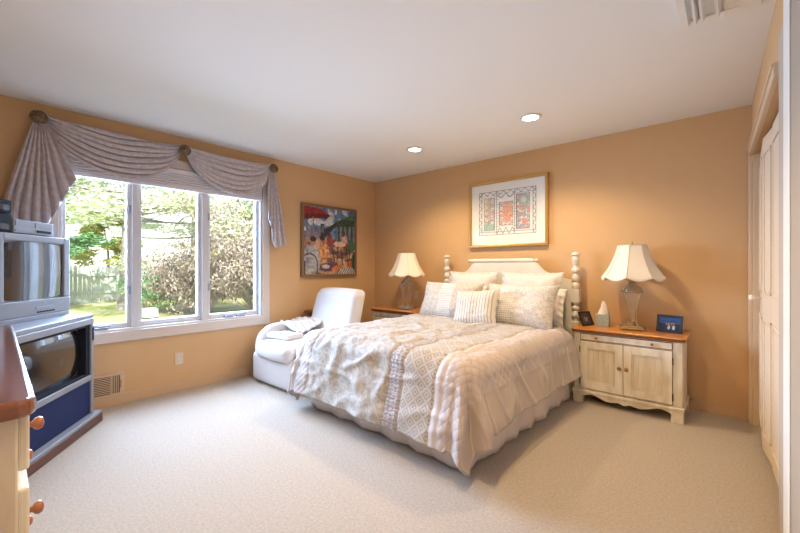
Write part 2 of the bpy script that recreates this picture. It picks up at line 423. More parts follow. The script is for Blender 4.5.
for k, (a, c) in enumerate(opens):
    b = B(); s = 0.027
    box(b, -0.11, -0.05, a, a+s, WZ0+.02, WZ1-.02); box(b, -0.11, -0.05, c-s, c, WZ0+.02, WZ1-.02)
    box(b, -0.11, -0.05, a+s, c-s, WZ0+.02, WZ0+.065); box(b, -0.11, -0.05, a+s, c-s, WZ1-.06, WZ1-.02)
    sh = obj('window_sash', b, M_winframe, wn, bevel=0.004)
    b = B(); box(b, -0.083, -0.079, a+s, c-s, WZ0+.065, WZ1-.06); obj('window_pane', b, M_glass, sh)
    if k != 1:
        for yy in ((a+c)/2+.02, ) if k == 0 else ((a+c)/2-.07, (a+c)/2+.06):
            b = B(); boxc(b, (-0.035, yy, WZ0+.03), (0.05, 0.085, 0.02)); tube(b, [(-0.03, yy-.02, WZ0+.045), (-0.012, yy+.035, WZ0+.052), (-0.01, yy+.06, WZ0+.046)], 0.007)
            obj('window_crank', b, M_silverd, wn, bevel=0.002)
        for zz in (0.98, 1.70):
            b = B(); boxc(b, (-0.045, c-.008 if k == 0 else a+.008, zz), (0.014, 0.02, 0.075)); obj('sash_latch', b, M_silverd, wn, bevel=0.002)

# raised cellular shades behind the swags
b = B()
box(b, -0.035, 0.045, WY0+.01, WY1-.01, 2.07, 2.11)
for i in range(5):
    z = 2.07 - i*0.022
    prism_pts = [(-0.02, z), (0.028, z), (0.045, z-.011), (0.028, z-.022), (-0.02, z-.022), (-0.035, z-.011)]
    prism_y(b, prism_pts, WY0+.02, WY1-.02)
box(b, -0.03, 0.04, WY0+.02, WY1-.02, 1.925, 1.958)
tag(obj('window_shade', b, M_blind, bevel=0.002), 'raised white pleated shade across the window top, behind the swags', 'blind')

# ------------------------------------------------------------------ swag valance
ROS = [(-3.635, 2.325), (-2.637, 2.312), (-1.72, 2.318)]
def swag(name, y0, z0, y1, z1, sag_top, sag_bot, label, ph):
    b = B(); NV = 90
    def fn(u, v):
        e = 4*u*(1-u); env = min(1, e*2.2)
        conv = (1 - (2*u-1)**2)**0.72 if 0 < u < 1 else 0
        z = z0 + (z1-z0)*u + 0.028*(1-v) - 0.03*v - (sag_top + (sag_bot-sag_top)*v**0.92)*conv
        y = y0 + (y1-y0)*u + (0.02 if u < .5 else -.02)*(1-env)
        q = v*7.0 + 0.35*nz(u*3, v*2.5, ph) + 0.25*math.sin(u*4+ph)*v + ph
        fold = abs(math.sin(PI*q))**0.55
        x = 0.054 + 0.030*math.sin(PI*v)*env + 0.055*fold*(0.45+0.55*env)*(1 if v > .02 else .3) + 0.006*nz(u*9, v*9, ph)
        z += 0.012*math.sin(2*PI*q + 1.2)*env
        return (max(x, 0.052), y, z)
    grid(b, 50, 150, fn)
    return tag(obj(name, b, M_valance, smooth=True, solid=0.003), label, 'curtain swag')
swag('swag_valance', ROS[0][0], ROS[0][1], ROS[1][0], ROS[1][1], 0.030, 0.335, 'mauve draped fabric swag between left and middle rosettes above window', 0.3)
swag('swag_valance', ROS[1][0], ROS[1][1], ROS[2][0], ROS[2][1], 0.030, 0.335, 'mauve draped fabric swag between middle and right rosettes above window', 1.9)
def jabot(name, y0, z0, spread, lens, label, npl=6.5, shift=0.0, ph=0.0):
    """fan of pleats falling from a rosette; lens(u)=length of the fall at pleat position u"""
    b = B()
    def fn(u, v):
        L = lens(u); d = v*L
        w = 0.035 + spread*(v**0.85)
        y = y0 + (u-.5)*w + shift*v
        fold = abs(math.sin(PI*(u*npl + 0.25*nz(u*3, v*1.5, ph)) + ph))**0.6
        x = 0.060 + 0.050*fold*(0.35+0.65*v) + 0.01*v + 0.008*nz(u*4, v*3, ph)
        z = z0 - d - 0.01*abs(u-.5)
        return (max(x, 0.055), y + 0.008*nz(v*4, u*4, 2)*v, z)
    grid(b, 140, 36, fn)
    return tag(obj(name, b, [M_valance], smooth=True, solid=0.003), label, 'curtain tail')
jabot('jabot_valance', ROS[0][0], ROS[0][1], 0.40, lambda u: 0.82 if u < .62 else 0.82 - (u-.62)/.38*0.38,
      'mauve pleated fabric tail hanging from the left rosette, behind the televisions', 7.5, -0.01)
jabot('jabot_valance', ROS[2][0], ROS[2][1], 0.22, lambda u: 0.44 + 0.48*min(1, u/.4) - .10*max(0, u-.4),
      'narrow mauve pleated fabric tail hanging from the right rosette', 4.5, 0.045, 1.0)
# turned-back lining edge of the left tail
b = B()
def fn(u, v):
    y = -3.57 + 0.10*u; z = 2.02 - (0.36 - 0.20*u + .03*math.sin(u*12))*v - 0.04*u
    return (0.048 + 0.006*math.sin(u*9), y, z)
grid(b, 10, 16, fn)
tag(obj('lining_fold', b, M_lining, smooth=True, solid=0.003), 'pale lining turned out at the left fabric tail edge', 'curtain lining')
for (y, z), w in zip(ROS, ('left', 'middle', 'right')):
    b = B()
    lathe(b, [(0.02, 0.0), (0.055, 0.004), (0.060, 0.014), (0.054, 0.022), (0.044, 0.018), (0.036, 0.026), (0.026, 0.022), (0.018, 0.034), (0.004, 0.037)], (0, 0, 0), 32, axis='x')
    for k in range(12):
        a = 2*PI*k/12; lathe(b, [(0.002, 0.016), (0.007, 0.024), (0.002, 0.028)], (0, 0.047*math.cos(a), 0.047*math.sin(a)), 8, axis='x')
    o = obj('curtain_rosette', b, M_rosette, smooth=True, loc=(0.122, y-.01, z-.028)); o.scale = (1, .86, .86)
    tag(o, {'left': 'round bronze curtain rosette above the left end of window', 'middle': 'round bronze curtain rosette between the two swags',
            'right': 'round bronze curtain rosette at the right end above window'}[w], 'rosette', 'rosettes holding the valance')
    b = B(); lathe(b, [(0.01, -0.125), (0.01, 0.004)], (0, 0, 0), 10, axis='x'); obj('wall_peg', b, M_rosette, o)

# ------------------------------------------------------------------ pictures on walls
def in_el(u, v, cx_, cy_, rx, ry): return ((u-cx_)/rx)**2 + ((v-cy_)/ry)**2 < 1
def seg_d(u, v, a, c):
    ax, ay = a; bx, by = c; L2 = (bx-ax)**2+(by-ay)**2; t = max(0, min(1, ((u-ax)*(bx-ax)+(v-ay)*(by-ay))/L2))
    return math.hypot(u-ax-t*(bx-ax), v-ay-t*(by-ay))
def in_poly(u, v, P):
    r = False; j = len(P)-1
    for i in range(len(P)):
        if (P[i][1] > v) != (P[j][1] > v) and u < (P[j][0]-P[i][0])*(v-P[i][1])/(P[j][1]-P[i][1])+P[i][0]: r = not r
        j = i
    return r
def cafe(u, v):
    n = nz(u*7, v*7, 1); n2 = nz(u*24, v*24, 5)
    c = (70+90*max(0, n+.3), 120+60*max(0, n+.3), 190)
    if n > .15 and v < .4: c = (205, 212, 225)
    if v > .30 and u < .42 and v > .36 - .10*((int(u*26)*7919) % 5)/5: c = (110+60*((int(u*26)*31) % 3)/3, 125, 150)
    if v > .46: c = (196+40*n, 148+36*n, 116+30*n)
    if v > .46 and nz(u*5, v*11, 9) > .12: c = (120, 80, 96)
    if u > .62 and v > .22 and v < .5: c = (120, 140, 150) if int(u*22) % 2 else (60, 76, 92)
    if in_poly(u, v, [(.58, .2), (.92, .06), (1, .07), (1, .24), (.62, .27)]): c = (48, 84, 62) if v > .14 else (74, 118, 80)
    if in_poly(u, v, [(.36, .33), (.62, .2), (.62, .25), (.40, .44), (.36, .44)]): c = (38, 46, 62)
    if .30 < u < .38 and .24 < v < .46: c = (48, 52, 64)
    if .32 < u < .335 and .27 < v < .38 or .35 < u < .362 and .27 < v < .38: c = (120, 150, 190)
    if in_poly(u, v, [(0, 0), (.30, .02), (.50, .11), (.42, .16), (.22, .17), (0, .2)]): c = (178, 32, 38) if v < .12-.05*u else (120, 16, 30)
    if abs(u-.17) < .012 and .15 < v < .55: c = (150, 130, 110)
    if in_el(u, v, .88, .56, .13, .10): c = (60, 104, 84)
    if in_el(u, v, .48, .50, .06, .09): c = (170, 52, 58)
    if in_el(u, v, .47, .405, .03, .035): c = (96, 56, 44)
    if in_el(u, v, .78, .48, .06, .11): c = (214, 160, 150)
    if in_el(u, v, .76, .375, .03, .04): c = (110, 66, 50)
    if in_el(u, v, .80, .56, .06, .04): c = (176, 40, 56)
    if in_el(u, v, .68, .54, .13, .035): c = (236, 196, 176)
    for a, d in (((.52, .6), (.58, .82)), ((.64, .58), (.62, .84)), ((.70, .62), (.74, .86)), ((.82, .62), (.86, .84)), ((.52, .68), (.66, .66)), ((.70, .70), (.84, .68)), ((.58, .74), (.74, .76)), ((.9, .6), (.88, .78))):
        if seg_d(u, v, a, d) < .009: c = (66, 44, 52)
    if in_el(u, v, .43, .90, .17, .065): c = (96, 68, 96)
    if in_el(u, v, .40, .885, .08, .03): c = (210, 200, 214)
    if in_poly(u, v, [(.26, .58), (.33, .53), (.43, .55), (.48, .68), (.44, .84), (.29, .82)]): c = (232+20*n2, 152+50*n2, 96)
    if in_el(u, v, .345, .48, .045, .06): c = (178, 108, 78)
    if in_el(u, v, .335, .455, .05, .045): c = (52, 30, 32)
    if in_el(u, v, .14, .80, .16, .24): c = (168+26*n, 168+24*n, 180)
    if in_el(u, v, .17, .52, .055, .065): c = (190, 132, 104)
    if in_el(u, v, .165, .48, .058, .04): c = (44, 32, 34)
    for k in range(18):
        a = PI*k/17; p = (.10-.13*math.cos(a), .80-.10*math.sin(a))
        if math.hypot(u-p[0], v-p[1]) < .012: c = (66, 54, 66)
    if u < .02+.01 or (abs(u-.24) < .008 and v > .8): c = (66, 54, 66) if v > .8 else c
    if in_el(u, v, .66, .92, .14, .05): c = (226, 122, 60)
    if in_el(u, v, .90, .86, .07, .06): c = (206, 96, 52)
    if in_el(u, v, .84, .97, .20, .07): c = (226, 228, 232) if int((u*1.4+v)*30) % 2 else (60, 62, 76)
    if in_el(u, v, .98, .80, .05, .14): c = (36, 74, 66)
    g = sum(c)/3
    return tuple((x*.72+g*.18+12)*(1+.28*n2+.10*n)*.92 for x in c)
pt = thing('cafe_painting', 'square colourful painting of people at cafe tables under red umbrella, beside window', 'painting', (0.0, -0.85, 1.52))
pw, phh = 0.90, 0.92
b = B(); fr = 0.032
for (a0, a1, c0, c1) in ((-pw/2, pw/2, -phh/2, -phh/2+fr), (-pw/2, pw/2, phh/2-fr, phh/2), (-pw/2, -pw/2+fr, -phh/2+fr, phh/2-fr), (pw/2-fr, pw/2, -phh/2+fr, phh/2-fr)):
    box(b, 0.002, 0.045, a0, a1, c0, c1)
obj('picture_frame', b, mat('brown_gilt_frame', (0.24, 0.15, 0.08), 0.4, 0.3), pt, bevel=0.004)
picture('canvas', pw-2*fr, phh-2*fr, 150, 150, cafe, pt, (0.032, 0, 0), (0, 0, PI/2))

def triptych(u, v):
    base = (236, 236, 236)
    n = nz(u*9, v*9, 3); n2 = nz(u*22, v*22, 8)
    def ink(c=(120, 122, 126)): return c
    for (x0, x1, y0, y1, sd) in ((.09, .29, .14, .90, 1), (.37, .62, .26, .80, 2), (.67, .90, .12, .90, 3)):
        if x0 < u < x1 and y0 < v < y1:
            if min(u-x0, x1-u)*1.3 < .012 or min(v-y0, y1-v) < .012: return (70, 66, 70)
            a = nz(u*13, v*13, sd*5); c2 = nz(u*19+4, v*19, sd*9)
            pal = {1: ((226, 206, 200), (196, 140, 150), (120, 160, 150), (214, 190, 140)),
                   2: ((236, 224, 214), (222, 110, 76), (204, 150, 150), (150, 160, 180)),
                   3: ((226, 214, 204), (206, 98, 84), (92, 150, 150), (98, 116, 176))}[sd]
            col = pal[0]
            if a > .05: col = pal[1]
            if c2 > .16: col = pal[2]
            if a < -.28: col = pal[3]
            if sd == 2 and in_el(u, v, .52, .52, .08, .2): col = (226, 128, 88)
            if sd == 3 and in_el(u, v, .80, .26, .09, .12): col = (110, 164, 156) if not in_el(u, v, .80, .26, .05, .07) else (220, 206, 190)
            if sd == 1 and v > .74: col = (120, 176, 160)
            col = tuple(x*.62+92 for x in col)
            if abs(a) < .025 or abs(c2) < .018: col = tuple(x*.6 for x in col)
            return col
    if min(u, 1-u) < .007 or min(v, 1-v) < .009: return (110, 112, 118)
    if abs(u-.055) < .004 or abs(v-.10) < .005 and (u < .33 or u > .64) or abs(u-.33) < .004 or abs(u-.645) < .004 or abs(u-.95) < .004: return (140, 142, 148)
    if u < .055 or u > .95:
        k = .027 if u < .5 else .975
        if abs(u - k - .020*math.sin(v*38)) < .006: return (130, 132, 138)
    if v < .10 and abs(v-.05-.035*math.sin(u*52)) < .012: return (150, 150, 156)
    if .33 < u < .645 and v > .82 and abs((v-.91) - .07*(2*abs(((u-.33)*9) % 1*1.0-.5)*2-1)) < .014: return (120, 122, 128)
    if .33 < u < .645 and v < .22 and abs(v-.06-.10*abs(math.sin((u-.33)*20))) < .013: return (120, 122, 128)
    if abs(v-.93) < .005: return (150, 150, 156)
    if (.29 < u < .37 or .62 < u < .67) and (int(v*16) != int((v-.008)*16)): return (150, 152, 156)
    return base
ap = thing('framed_print', 'wide gold-framed print of three colourful panels on white mat above bed', 'picture', (2.095, 0, 1.79))
aw, ah, fr = 0.94, 0.76, 0.030
b = B()
for (a0, a1, c0, c1) in ((-aw/2, aw/2, -ah/2, -ah/2+fr), (-aw/2, aw/2, ah/2-fr, ah/2), (-aw/2, -aw/2+fr, -ah/2+fr, ah/2-fr), (aw/2-fr, aw/2, -ah/2+fr, ah/2-fr)):
    box(b, a0, a1, -0.045, -0.002, c0, c1)
obj('picture_frame', b, M_gold, ap, bevel=0.006)
b = B(); box(b, -aw/2+fr, aw/2-fr, -0.018, -0.014, -ah/2+fr, ah/2-fr); obj('mat_board', b, M_matb, ap)
picture('print', 0.68, 0.50, 190, 150, triptych, ap, (0.0, -0.0195, 0.01), (0, 0, 0))
b = B(); box(b, -aw/2+fr, aw/2-fr, -0.032, -0.029, -ah/2+fr, ah/2-fr); obj('glass', b, M_picglass, ap)

# ------------------------------------------------------------------ outlets, vents, downlights
def outlet(loc, rot, label):
    o = thing('wall_outlet', label, 'outlet', loc, rot)
    b = B(); box(b, -0.037, 0.037, -0.006, 0, -0.058, 0.058); obj('cover_plate', b, M_outlet, o, bevel=0.003)
    for z in (-0.024, 0.024):
        b = B(); lathe(b, [(0.017, -0.008), (0.017, -0.006)], (0, 0, z), 16, axis='y')
        s = obj('socket', b, mat('ivory_socket', (0.72, 0.64, 0.54), 0.35), o)
        b = B(); box(b, -0.009, -0.006, -0.0085, -0.0078, z-.006, z+.006); box(b, 0.006, 0.009, -0.0085, -0.0078, z-.006, z+.006); obj('slot', b, M_hole, s)
outlet((0.0, -2.655, 0.305), PI/2, 'ivory wall outlet low on the wall under the window')
outlet((0.79, 0.0, 0.80), 0, 'ivory wall outlet on back wall beside far lamp')
vt = thing('floor_register', 'tan louvered vent low in wall beside big television', 'vent', (0.0, -3.235, 0.175))
b = B(); hw, hh = 0.145, 0.098
for (a0, a1, c0, c1) in ((-hw, hw, -hh, -hh+.022), (-hw, hw, hh-.022, hh), (-hw, -hw+.022, -hh+.022, hh-.022), (hw-.035, hw, -hh+.022, hh-.022)): box(b, 0.0, 0.012, a0, a1, c0, c1)
box(b, 0.0, 0.012, 0.045, 0.055, -hh+.022, hh-.022)
obj('vent_frame', b, M_vent, vt, bevel=0.003)
b = B(); box(b, 0.001, 0.002, -hw+.02, hw-.03, -hh+.02, hh-.02); obj('vent_backing', b, M_hole, vt)
b = B()
for k in range(10):
    z = -hh+.034+k*.0145; box(b, 0.003, 0.009, -hw+.022, 0.045, z-.0035, z+.0035)
for k in range(4):
    y = 0.062+k*.0125; box(b, 0.003, 0.009, y-.003, y+.003, -hh+.022, hh-.022)
obj('louvers', b, M_vent, vt)
b = B(); box(b, 0.012, 0.03, 0.118, 0.124, -0.03, 0.03); boxc(b, (0.03, 0.121, 0), (0.008, 0.022, 0.012)); obj('vent_lever', b, M_vent, vt)

cv = thing('ceiling_vent', 'white ceiling air vent with long louvers near right wall', 'vent', (0, 0, 0))
b = B(); box(b, 3.795, 3.83, -2.1, -1.555, 2.415, 2.44); box(b, 3.795, 4.02, -1.57, -1.545, 2.428, 2.44); obj('vent_frame', b, M_white, cv, bevel=0.003)
for xx in (3.855, 3.882, 3.94):
    b = B(); prism_y(b, [(xx, 2.44), (xx+.018, 2.44), (xx+.006, 2.405), (xx-.004, 2.405)], -2.1, -1.57); obj('louver', b, M_white, cv)
tag(obj('ceiling_hatch', box(B(), 3.965, 4.10, -2.3, -1.50, 2.432, 2.44), M_white, bevel=0.003), 'flat white ceiling panel between louvered vent and right wall', 'ceiling panel')
for i, (x, y, p, c) in enumerate(DOWNLIGHTS):
    lab = ['lit round recessed ceiling light nearest the left wall, over bed', 'lit round recessed ceiling light over right side of bed',
           'added unseen fill downlight over foot of bed, closet side',
           'added unseen fill downlight over the dresser', 'added unseen fill downlight nearest the entry wall'][i]
    d = thing('recessed_light', lab, 'ceiling light', (x, y, 2.44), 0, 'recessed ceiling lights')
    b = B(); lathe(b, [(0.062, -0.001), (0.085, -0.001), (0.083, -0.008), (0.066, -0.012), (0.062, -0.004)], (0, 0, 0), 32, cap=False); obj('trim_ring', b, M_white, d, smooth=True)
    b = B(); lathe(b, [(0.063, -0.001), (0.058, -0.010), (0.03, -0.016), (0.002, -0.018)], (0, 0, 0), 32); obj('light_lens', b, M_lens, d, smooth=True)
    s = add_light('downlight_bulb', 'SPOT', (x, y, 2.40), p, c, 0.055, (0, 0, 0), angle=2.45, blend=0.6)

# ------------------------------------------------------------------ bed
XC = 2.11; BED_T = 0.60
BR = math.radians(-1.3)
def bedturn(o):        # the whole bed stands slightly askew to the wall
    p = Vector((XC, -0.10, 0)); R3 = Matrix.Rotation(BR, 3, 'Z'); o.location = p - R3 @ p; o.rotation_euler = (0, 0, BR); return o
bed = thing('bed', 'cream painted bed with turned posts and scrolled headboard against back wall', 'bed', (XC, -0.115, 0), BR)
def post_profile():
    return [(0.030, 0.98), (0.036, 1.0), (0.036, 1.02), (0.022, 1.035), (0.022, 1.045), (0.034, 1.06), (0.037, 1.08), (0.030, 1.105), (0.023, 1.115), (0.023, 1.125),
            (0.036, 1.14), (0.040, 1.155), (0.036, 1.17), (0.024, 1.18), (0.021, 1.20), (0.028, 1.225), (0.034, 1.25), (0.034, 1.27), (0.026, 1.285), (0.026, 1.292), (0.038, 1.30), (0.038, 1.312), (0.030, 1.325), (0.006, 1.332)]
for sx in (-1, 1):
    b = B(); boxc(b, (0, 0, 0.33), (0.075, 0.075, 0.66)); 
    lathe(b, [(0.036, 0.66), (0.022, 0.675), (0.024, 0.69), (0.038, 0.71), (0.040, 0.73), (0.030, 0.755), (0.022, 0.765), (0.030, 0.775), (0.036, 0.79), (0.030, 0.805), (0.022, 0.815), (0.030, 0.83), (0.034, 0.845)], n=20)
    boxc(b, (0, 0, 0.91), (0.078, 0.078, 0.13))
    lathe(b, post_profile(), n=20)
    obj('bed_post', b, M_bed, bed, smooth=False, bevel=0.003, loc=(sx*0.755, 0.0, 0))
pts = []
for i in range(13):        # right scroll
    t = i/12; pts.append((0.72 - 0.25*t, 0.0))
def hb_top(x):
    a = abs(x)
    if a < 0.37: return 1.235
    if a < 0.52: t = (a-.37)/.15; return 1.235 - 0.115*(math.sin(t*PI/2))**1.0 
    t = (a-.52)/.20; return 1.12 - 0.06*t**0.6 if t > 0 else 1.12
N_ = 60
top = [(-0.72 + 1.44*i/N_, hb_top(-0.72 + 1.44*i/N_)) for i in range(N_+1)]
b = B()
for (xa, za), (xb, zb) in zip(top, top[1:]):
    prism_y(b, [(xa, 0.35), (xb, 0.35), (xb, zb), (xa, za)], -0.016, 0.016)
bmesh.ops.remove_doubles(b, verts=b.verts[:], dist=1e-4)
obj('headboard', b, M_bed, bed)
b = B(); lathe(b, [(0.006, -0.415), (0.016, -0.41), (0.019, -0.395), (0.012, -0.38), (0.012, -0.375), (0.022, -0.37), (0.022, 0.37), (0.012, 0.375), (0.012, 0.38), (0.019, 0.395), (0.016, 0.41), (0.006, 0.415)], (-0.03, -0.005, 1.255), 18, axis='x')
obj('headboard_rail', b, M_bed, bed, smooth=False, bevel=0.001)
for sx in (-1, 1):
    b = B(); box(b, sx*0.74-.012, sx*0.74+.012, -1.95, -0.03, 0.16, 0.30); obj('side_rail', b, M_bed, bed, bevel=0.003)
    for yy in (-1.93,):
        b = B(); boxc(b, (sx*0.70, yy, 0.08), (0.06, 0.06, 0.16)); obj('leg', b, M_crease, bed, bevel=0.003)
b = B(); rbox(b, (XC+.0, -1.12, 0.40), (1.48, 1.92, 0.32), 0.06, 5)
tag(bedturn(obj('mattress', b, M_white_uph, smooth=True)), 'mattress under the comforter on the cream bed', 'mattress')

# bed skirt: pleated cloth hanging to the floor round three sides
b = B()
path = [(1.33, -0.16), (1.33, -2.07), (2.89, -2.07), (2.89, -0.16)]
pl = [0]
for a, c in zip(path, path[1:]): pl.append(pl[-1]+math.hypot(c[0]-a[0], c[1]-a[1]))
def along(s):
    for i in range(3):
        if s <= pl[i+1] or i == 2:
            t = (s-pl[i])/(pl[i+1]-pl[i]); a, c = path[i], path[i+1]
            d = ((c[0]-a[0])/(pl[i+1]-pl[i]), (c[1]-a[1])/(pl[i+1]-pl[i]))
            return a[0]+t*(c[0]-a[0]), a[1]+t*(c[1]-a[1]), (d[1], -d[0])
def fn(u, v):
    x, y, n = along(u*pl[3]); w = (0.016*math.sin(u*120+3*nz(u*9, 0, 1))**3+0.018*nz(u*14, 0, 2)+0.012*nz(u*34, v, 4))*(0.15+.85*v) + 0.012*v
    return (x + n[0]*w, y + n[1]*w, 0.34*(1-v) + 0.012*v)
grid(b, 300, 8, fn)
tag(bedturn(obj('bed_skirt', b, M_skirt, smooth=True, solid=0.004)), 'cream gathered bed skirt hanging to the carpet below comforter', 'bed skirt')

# comforter
HW, Y_HEAD, Y_FOOT = 0.745, -0.50, -2.04
DROP = 0.50  # metres of overhang
def comf(s, t):
    """s across (metres from centre), t metres from head towards foot -> world point"""
    L = Y_HEAD - Y_FOOT
    ex = max(abs(s)-HW, 0.0); ey = max(t-L, 0.0); rho = math.hypot(ex, ey)
    bx = max(-HW, min(HW, s)); by = min(t, L)
    R_ = 0.11
    if rho > 0:
        dx, dy = math.copysign(ex, s)/rho, -ey/rho
    else: dx = dy = 0
    cornerness = min(1.0, 2.0*min(ex, ey)/rho) if rho > 0 else 0
    if rho < R_*PI/2:
        a = rho/R_; out = R_*math.sin(a); dn = R_*(1-math.cos(a))
    else:
        q = rho - R_*PI/2; out = R_ + 0.22*q; dn = R_ + 0.975*q
    if rho > R_:
        k = min(1, (rho-R_)/0.3); ang = math.atan2(dy, dx)
        wv = 0.055*math.sin(ang*8+4.36) * cornerness + 0.022*nz(s*3.1, t*3.1, 7) + 0.03*nz((bx+by)*2.4, rho*.6, 3)
        out += wv*k
    x = XC + bx + dx*out; y = Y_HEAD + -by + dy*out; z = BED_T + 0.045 - dn
    # loft, quilting puffs and wrinkles
    puff = 0.012*nz(s*3.3, t*3.3, 1) + 0.007*nz(s*8, t*7, 2)
    if -0.62 < s < 0.24:
        w = abs(nz(s*2.6+t*1.1, t*3.0, 12)); puff += 0.014*max(0, 0.22-w)/0.22 + 0.010*nz(s*13, t*11, 5)
    w2 = abs(nz(s*1.7, t*5.2, 31)); puff += 0.012*max(0, 0.16-w2)/0.16
    if s > .64 and s < 1.0: puff += 0.004*abs(math.sin(t*13))**.6*math.sin(min(1, (s-.64)/.1)*PI/2)
    if -0.86 < s < -.62: puff += 0.006
    for e in (-.62, .24, .36, .62, .68): puff -= 0.008*math.exp(-((s-e)/.012)**2)
    if .24 < s < .36: puff += 0.006*abs(math.sin((s-.24)/.04*PI)) + 0.003*math.sin(t*170+9*nz(t*9, s*50, 3))
    crown = 0.02*max(0, 1-(s/HW)**2)
    nn = Vector((dx*math.sin(min(rho/R_, PI/2)), dy*math.sin(min(rho/R_, PI/2)), max(0.15, math.cos(min(rho/R_, PI/2)))))
    x += nn.x*puff; y += nn.y*puff; z += nn.z*puff + (crown if rho == 0 else 0)
    return Vector((x, y, z))
S0, S1 = -HW-0.50, HW+0.46; T1 = (Y_HEAD-Y_FOOT)+0.55
MQ = pat('quilted_beige_satin', (0.42, 0.37, 0.36), (0.53, 0.48, 0.47), 'quilt', 62, 0.55, 0.006, 0.9, 0.35, 0.35)
MD = pat('cream_damask', (0.33, 0.305, 0.275), (0.46, 0.425, 0.38), 'damask', 15, 0.7, 0.003, 0.5, 0.5, 0.09)
MR = pat('lavender_ruching', (0.36, 0.33, 0.345), (0.43, 0.40, 0.42), 'ruche', 130, 0.55, 0.006, 0.8, 0.4, 0.3)
MK = pat('greek_key_satin', (0.32, 0.285, 0.25), (0.46, 0.425, 0.385), 'key', 11.5, 0.5, 0.003, 0.5, 0.5, 0.1)
MC_ = mat('mauve_satin_band', (0.52, 0.46, 0.45), 0.45, sheen=0.2)
MP = mat('plain_taupe_satin', (0.46, 0.385, 0.34), 0.45, sheen=0.2, noise=(5, (0.42, 0.355, 0.31), 0.3))
MQ2 = pat('quilted_mauve_satin', (0.40, 0.34, 0.32), (0.475, 0.41, 0.385), 'quilt', 46, 0.5, 0.006, 0.6, 0.3, 0.3)
def cmat(u, v):
    s = S0 + u*(S1-S0)
    if s < -.62: return 0
    if s < .24: return 1
    if s < .36: return 2
    if s < .62: return 3
    if s < .68: return 4
    if s < .98: return 6
    return 5
def comf_pt(u, v):
    s = S0 + u*(S1-S0); t = v*T1
    # rounded corners and an uneven hem
    L = Y_HEAD-Y_FOOT
    hem = 1 + 0.035*nz(s*2.2, t*2.2, 40)
    ex0, ey0 = max(abs(s)-HW, 0), max(t-L, 0)
    if ex0 > 0 and ey0 > 0:
        lim = 0.69; q = math.hypot(ex0, ey0)
        if q > 0.50: hem *= (0.50 + (q-0.50)*(lim-0.50)/(0.76-0.50))/q if q < .76 else lim/q
    return comf(s if abs(s) < HW else math.copysign(HW+(abs(s)-HW)*hem, s), t if t < L else L+(t-L)*hem)
b = B(); grid(b, 230, 200, comf_pt, uvfn=lambda u, v: (S0+u*(S1-S0), v*T1), mfn=cmat)
b.normal_update()
cf = obj('comforter', b, [MQ, MD, MR, MK, MC_, MP, MQ2], smooth=True, solid=0.03)
tag(bedturn(cf), 'quilted beige and mauve comforter with damask and greek key bands on bed', 'comforter')

# pillows
def pillow_bm(w, h, th, seed=0, flange=0.0, bands=None):
    b = B(); n = 34
    uvl = b.loops.layers.uv.verify()
    def P(u, v, sg):
        a, c = 2*u-1, 2*v-1
        x = w/2*a*(1-0.07*(1-c*c)); z = h/2*c*(1-0.08*(1-a*a))
        f = max(0.0, (1-a**4)*(1-c**4))**0.55
        if flange:
            fx, fz = 1-flange/(w/2), 1-flange/(h/2)
            aa, cc = min(1, abs(a)/fx), min(1, abs(c)/fz)
            f = max(0.0, (1-aa**4)*(1-cc**4))**0.55
        y = sg*(0.005 + th/2*f*(1+0.18*nz(a*1.6, c*1.6, seed)) + 0.008*nz(a*5, c*5, seed+3)*f)
        if flange and (f < .02): y += 0.008*math.sin(a*26+c*19)
        return (x, y, z)
    for sg in (-1, 1):
        grid(b, n, n, lambda u, v: P(u, v, sg), uvfn=lambda u, v: (u*w, v*h), mfn=(lambda u, v: bands(u)) if bands else None)
    bmesh.ops.remove_doubles(b, verts=b.verts[:], dist=0.0005)
    # close the rim
    ed = [e for e in b.edges if len(e.link_faces) == 1]
    if ed:
        try: bmesh.ops.bridge_loops(b, edges=ed)
        except Exception: pass
    return b
def pillow(name, loc, w, h, th, tilt, rotz, m, label, seed=0, flange=0, bands=None, roll=0.0, group=None):
    o = obj(name, pillow_bm(w, h, th, seed, flange, bands), m, smooth=True, loc=loc)
    o.rotation_euler = (Matrix.Rotation(rotz, 3, 'Z') @ Matrix.Rotation(-tilt, 3, 'X') @ Matrix.Rotation(roll, 3, 'Y')).to_euler()
    return tag(o, label, 'pillow', group)
MB_ = mat('pale_pillow_linen', (0.68, 0.61, 0.57), 0.7, bump=(90, 0.5), sheen=0.2)
ML_ = mat('ivory_pillow_cotton', (0.70, 0.65, 0.57), 0.75, sheen=0.2)
sham = [pat('sham_damask', (0.50, 0.46, 0.41), (0.66, 0.62, 0.57), 'damask', 22, 0.6, 0.003, 0.5, 0.5, 0.08),
        pat('sham_white_grid', (0.52, 0.50, 0.48), (0.74, 0.72, 0.70), 'grid', 150, 0.6, 0.004, 0.8, 0.3, 0.25),
        pat('sham_lattice', (0.40, 0.34, 0.28), (0.66, 0.59, 0.51), 'key', 16, 0.6, 0.003, 0.6, 0.5, 0.1),
        pat('sham_fern', (0.48, 0.44, 0.41), (0.68, 0.64, 0.60), 'damask', 34, 0.6, 0.003, 0.6, 0.5, 0.08)]
MS_ = pat('accent_stripe', (0.38, 0.34, 0.30), (0.66, 0.62, 0.56), 'stripe', 105, 0.6, 0.005, 0.8, 0.5, 0.2)
pz = BED_T + 0.06
pillow('bed_pillow', (1.80, -0.28, 0.93), 0.62, 0.42, 0.17, math.radians(14), 0, MB_, 'pale fringed pillow against headboard, on the window side', 1, 0.03)
pillow('bed_pillow', (2.47, -0.28, 0.93), 0.64, 0.42, 0.17, math.radians(14), 0, MB_, 'pale fringed pillow against headboard, on the right side', 2, 0.03)
